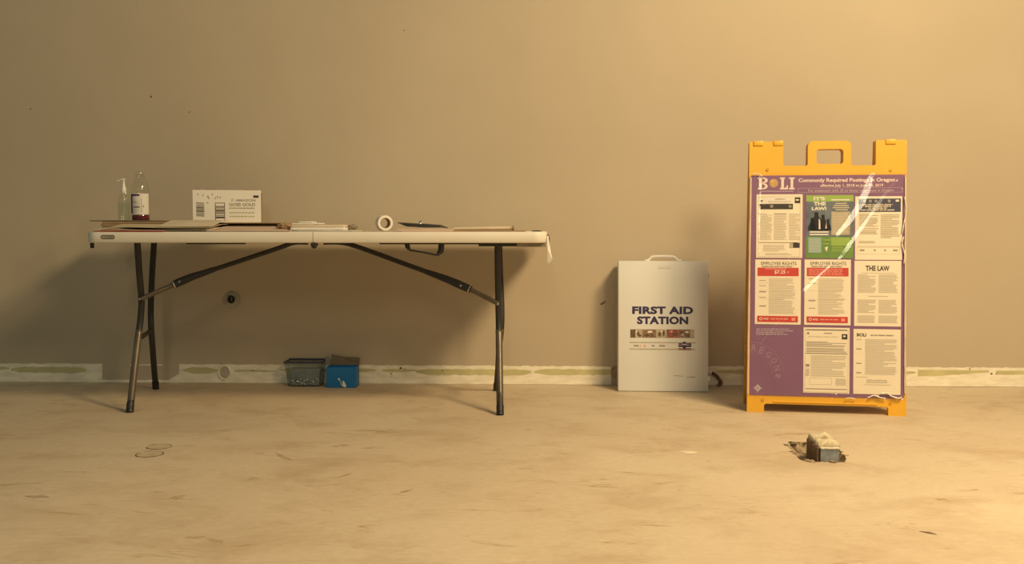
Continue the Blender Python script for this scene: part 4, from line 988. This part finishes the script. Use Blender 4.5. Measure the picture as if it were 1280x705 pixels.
    def d3(U, V):
        r_(U, V, .07, .035, .97, .245, M_DNAVY)
        for x in (.20, .32, .44, .72): k.ring(U(x), V(.075), .003, .0052, M_LTINK, N3, k=12)
        r_(U, V, .86, .055, .93, .085, M_PAPER, N3)
        for i, (a, b) in enumerate(((.14, .86), (.20, .82), (.28, .72), (.12, .90))): k.lines(U(a), V(.145 + i * .028), U(b), V(.118 + i * .028), 1, M_LTINK, N3, random.Random(i), .7, 1, True)
        l_(U, V, .08, .27, .50, .48, 10, M_TAN, seed=2); r_(U, V, .05, .505, .50, .513, M_PHOTO); l_(U, V, .08, .53, .48, .60, 3, M_TAN, seed=3); l_(U, V, .54, .28, .95, .66, 17, M_TAN, seed=4)
        l_(U, V, .08, .70, .45, .74, 2, M_TAN, seed=6); r_(U, V, .05, .785, .95, .790, M_TAN); k.frame(U(.05), V(.91), U(.95), V(.80), .0006, M_TAN, N2)
        for x, w in ((.15, .05), (.42, .02), (.64, .02), (.86, .05)): r_(U, V, x - w, .835, x + w, .86, M_GREYINK)
    notice(1068.8, 245.5, 1127.5, 325, M_PAPER, 'pale notice under a dark navy band, top right', d3)
    def er(sub, big):
        def d(U, V):
            t_(U, V, 'EMPLOYEE RIGHTS', .13, .035, .90, .085, M_INK, bold=.0); k.lines(U(.15), V(.118), U(.90), V(.096), 1, M_GREYINK, N2, random.Random(1), .7, 1, True)
            r_(U, V, .05, .125, .95, .255, M_NRED)
            if big:
                t_(U, V, '$7.25', .42, .165, .66, .225, M_PAPER, N3, bold=.02); r_(U, V, .22, .137, .68, .150, M_LRED, N3); r_(U, V, .70, .18, .73, .21, M_LRED, N3)
            else:
                for i in range(4): k.lines(U(.09), V(.160 + .027 * i), U(.90), V(.142 + .027 * i), 1, M_LRED, N3, random.Random(i), .7, 1, True)
            l_(U, V, .30, .285, .88, .84, 26, M_LTINK, seed=5 + sub)
            for y in ((.32, .40, .49, .58, .71) if big else (.29, .36, .62, .74)): r_(U, V, .09, y, .24, y + (.016 if y in (.49, .71, .62) else .008), M_GREYINK)
            for y in (.355, .47, .60): r_(U, V, .08, y, .90, y + .004, M_PAPER, N3)
            r_(U, V, .05, .87, .94, .965, M_NRED); k.ring(U(.13), V(.915), .004, .006, M_PAPER, N3, k=12); t_(U, V, 'WHD', .18, .90, .30, .930, M_PAPER, N3, bold=.02)
            k.lines(U(.34), V(.93), U(.74), V(.90), 1, M_LRED, N3, random.Random(4), .6, 1, True); r_(U, V, .80, .895, .88, .94, M_LRED, N3)
        return d
    notice(944.5, 324.5, 1001.5, 405.5, M_PAPER, 'white and red employee rights notice, middle row left', er(0, True), 943, 1000.5)
    notice(1006, 324.5, 1064, 406.5, M_PAPER, 'white and red employee rights notice, middle row centre', er(1, False), 1004.7, 1062.5)
    def d6(U, V):
        t_(U, V, 'THE LAW', .24, .075, .75, .155, M_INK, bold=.03); r_(U, V, .14, .185, .86, .190, M_TAN)
        l_(U, V, .07, .205, .47, .49, 13, M_LTINK, fill=.62, seed=2); l_(U, V, .52, .205, .93, .49, 13, M_LTINK, fill=.62, seed=3); r_(U, V, .30, .535, .72, .548, M_LTINK)
        l_(U, V, .07, .59, .47, .80, 10, M_LTINK, fill=.62, seed=4); l_(U, V, .52, .59, .93, .80, 10, M_LTINK, fill=.62, seed=5)
        l_(U, V, .07, .83, .47, .95, 6, M_LTINK, fill=.62, seed=6); l_(U, V, .52, .83, .93, .95, 6, M_LTINK, fill=.62, seed=7)
    notice(1068.4, 326, 1127, 408, M_PAPER, 'cream notice headed THE LAW, middle row right', d6, 1067, 1125.5)
    def d8(U, V):
        k.frame(U(.03), V(.985), U(.97), V(.03), .0008, M_TAN, N2); r_(U, V, .05, .03, .95, .042, M_INK); k.disc(U(.10), V(.09), .005, M_GREYINK, N2, 10); r_(U, V, .44, .08, .62, .093, M_GREYINK)
        k.lines(U(.10), V(.15), U(.85), V(.13), 1, M_LTINK, N2, random.Random(2), .6, 1, True)
        r_(U, V, .83, .095, .95, .175, M_INK); r_(U, V, .86, .115, .91, .14, M_PAPER, N3)
        l_(U, V, .06, .21, .94, .30, 5, M_GREYINK, fill=.42, seed=2); l_(U, V, .06, .31, .94, .38, 3, M_GREYINK, fill=.45, seed=3); r_(U, V, .05, .392, .95, .400, M_INK)
        l_(U, V, .16, .42, .94, .75, 13, M_LTINK, seed=4); r_(U, V, .05, .56, .13, .60, M_GREYINK); r_(U, V, .05, .63, .13, .74, M_LTINK); k.frame(U(.14), V(.87), U(.62), V(.77), .0008, M_TAN, N2)
        k.lines(U(.70), V(.88), U(.94), V(.77), 5, M_LTINK, N2, random.Random(2), .6, 1); r_(U, V, .05, .93, .95, .942, M_GREYINK)
    notice(1004.8, 409.5, 1062.3, 491.5, M_PAPER, 'cream form-like notice, bottom row left', d8, 1003.5, 1061.2)
    def d9(U, V):
        t_(U, V, 'BOLI', .07, .065, .27, .115, M_INK, bold=.03); k.lines(U(.36), V(.110), U(.92), V(.078), 1, M_GREYINK, N2, random.Random(2), .55, 1, True)
        l_(U, V, .25, .15, .93, .70, 26, M_LTINK, fill=.55, seed=4)
        for y in (.155, .30, .52, .665): r_(U, V, .06, y, .17, y + .014, M_GREYINK if y > .2 else M_LTINK)
        r_(U, V, .05, .735, .30, .74, M_TAN); k.lines(U(.28), V(.83), U(.75), V(.77), 3, M_GREYINK, N2, random.Random(5), .3, 1, True); r_(U, V, .22, .85, .80, .855, M_TAN)
    notice(1067.3, 411.5, 1126.3, 493, M_PAPER, 'cream notice with a short bold heading, bottom row right', d9, 1065.8, 1125)

    # ---- clear film wrapped over the poster, creased
    fq = [uv(934.2, 496.5), uv(1131.5, 499.5), uv(1133.5, 217.5), uv(938.5, 216.5)]
    fu0, fu1, fv0, fv1 = fq[0][0], fq[2][0] + .001, (fq[0][1] + fq[1][1]) / 2, (fq[2][1] + fq[3][1]) / 2
    cre = []      # creases: polyline in (u,v), facet width, facet slope, taper
    def cr(pts, w, k): cre.append(([uv(*p) for p in pts], w, k))
    cr([(1094, 212), (1088, 222), (1083, 238), (1075, 256), (1060, 278), (1036, 305)], .030, .165)
    cr([(1122, 222), (1108, 240), (1088, 268), (1067, 298), (1052, 320), (1044, 327)], .021, .168)
    cr([(1042, 328), (1020, 348), (1004, 364), (990, 383), (972, 405)], .017, .166)
    cr([(992, 370), (975, 392), (962, 410), (946, 432)], .012, .168)
    cr([(1100, 244), (1078, 274), (1056, 304)], .006, .168)
    cr([(949, 210), (950, 235), (949, 270), (948, 330)], .020, .088)
    cr([(986, 283), (985, 310), (986, 345)], .016, .100)
    cr([(1043, 212), (1042, 260), (1043, 330)], .006, .110)
    def dseg(u, v, pts):
        best = 9; tt = 0; sg = 1; n_ = len(pts) - 1
        for i in range(n_):
            ax, ay = pts[i]; bx, by = pts[i + 1]; dx, dy = bx - ax, by - ay; L2 = dx * dx + dy * dy
            t = max(0, min(1, ((u - ax) * dx + (v - ay) * dy) / L2)); d = math.hypot(u - ax - t * dx, v - ay - t * dy)
            if d < best: best = d; tt = (i + t) / n_; sg = 1 if (-(dy) * (u - ax) + dx * (v - ay)) > 0 else -1
        return best * sg, tt
    def sstep(x): x = max(0, min(1, x)); return x * x * (3 - 2 * x)
    boxes = [(min(p[0] for p in q) - 1.8 * w, max(p[0] for p in q) + 1.8 * w, min(p[1] for p in q) - 1.8 * w, max(p[1] for p in q) + 1.8 * w) for q, w, k_ in cre]
    nx, ny = 250, 350; verts, faces = [], []
    for j in range(ny + 1):
        for i in range(nx + 1):
            u, v = fu0 + (fu1 - fu0) * i / nx, fv0 + (fv1 - fv0) * j / ny; h = .0056
            for (q, w, k_), bx in zip(cre, boxes):
                if bx[0] < u < bx[1] and bx[2] < v < bx[3]:
                    d, t = dseg(u, v, q); wt = w * (.45 + .55 * math.sin(math.pi * min(.85, max(.12, t)))) * (1 + .25 * noise.noise(Vector((t * 6, w * 90, 0))))
                    end = sstep(t / .06) * sstep((1 - t) / .10); s_ = d + wt / 2
                    if t <= 0 or t >= 1: end = 0
                    if 0 < s_ <= wt: h += k_ * s_ * end + ((.05 + .045 * t) * (.034 - ((v / .034 + .5 * noise.noise(Vector((u * 20, v * 9, 0)))) % 1) * .034) * end * sstep(s_ / wt * 5) * sstep((1 - s_ / wt) * 5) if k_ < .105 else 0)
                    elif s_ > wt: h += k_ * wt * end * (1 - sstep((s_ - wt) / (wt * .8)))
            h += .0005 * noise.noise(Vector((u * 9, v * 7, 0)))
            fb = (v - fv0) / .035
            if fb < 1 and u > -.12: h += .0060 * (.5 + noise.noise(Vector((u * 55, v * 85, 2)))) * (1 - fb) * sstep((u + .12) / .25)
            fr_ = (fu1 - u) / .018
            if fr_ < 1 and v > pv1 - .36: h += .0040 * (.5 + noise.noise(Vector((u * 30, v * 22, 5)))) * sstep(fr_ * 1.2) * sstep((v - pv1 + .36) / .1)
            verts.append(M(u, v, max(h, .0048)))
    w = nx + 1
    faces = [(j * w + i, j * w + i + 1, (j + 1) * w + i + 1, (j + 1) * w + i) for j in range(ny) for i in range(nx)]
    me = bpy.data.meshes.new('clear_film'); me.from_pydata([tuple(p) for p in verts], [], faces); me.materials.append(M_FILM); smooth(me, 180)
    fo = bpy.data.objects.new('clear_film', me); COL.objects.link(fo); fo.parent = root; tag(fo, 'clear creased plastic film over the poster')
    # bunched, rolled-up film at the lower right corner and down the right edge
    for pts_, r0 in (([(1084, 497), (1092, 494), (1099, 496.5), (1107, 498)], .0055), ([(1100, 492), (1108, 491), (1114, 495), (1122, 497.5), (1127, 496)], .0065), ([(1056, 498), (1062, 497), (1070, 498.5)], .003),
                     ([(1130, 246), (1132, 262), (1129, 280), (1127, 292)], .0045), ([(1129, 296), (1127, 304), (1130, 318), (1129, 330)], .0045), ([(940, 219), (946, 217), (953, 221)], .004)):
        P_ = spline([M(*uv(*p), .0105) for p in pts_], 5); bm = bmesh.new()
        tube(bm, P_, [r0 * (.55 + .6 * abs(noise.noise(Vector((i * .6, r0 * 900, 1))))) * (1 if 0 < i < len(P_) - 1 else .3) for i in range(len(P_))], 8, flat=.7)
        tag(link('film_bunch', bm, M_BUNCH, root, 70), 'bunched shiny film')
    # taped film edges: pale folded hems along both sides
    for x, xb in ((938.2, 934.4), (1131.5, 1130.8)):
        a, b = uv(x, 222), uv(xb, 492); bm = bmesh.new()
        pts = [M(b[0] + (a[0] - b[0]) * t / 20 + .0012 * noise.noise(Vector((t * .9, x, 0))), b[1] + (a[1] - b[1]) * t / 20, .0055) for t in range(21)]
        tube(bm, pts, [.0040 + .0015 * noise.noise(Vector((t * .7, x, 3))) for t in range(21)], 8); tag(link('film_hem', bm, M_HEM, root, 60), 'pale rolled edge of the film')
M_HEM = mat('rolled_film_edge', (0.70, 0.55, 0.47), 0.25, var=0.1, vscale=30, bump=.4, bscale=60)
a_frame()
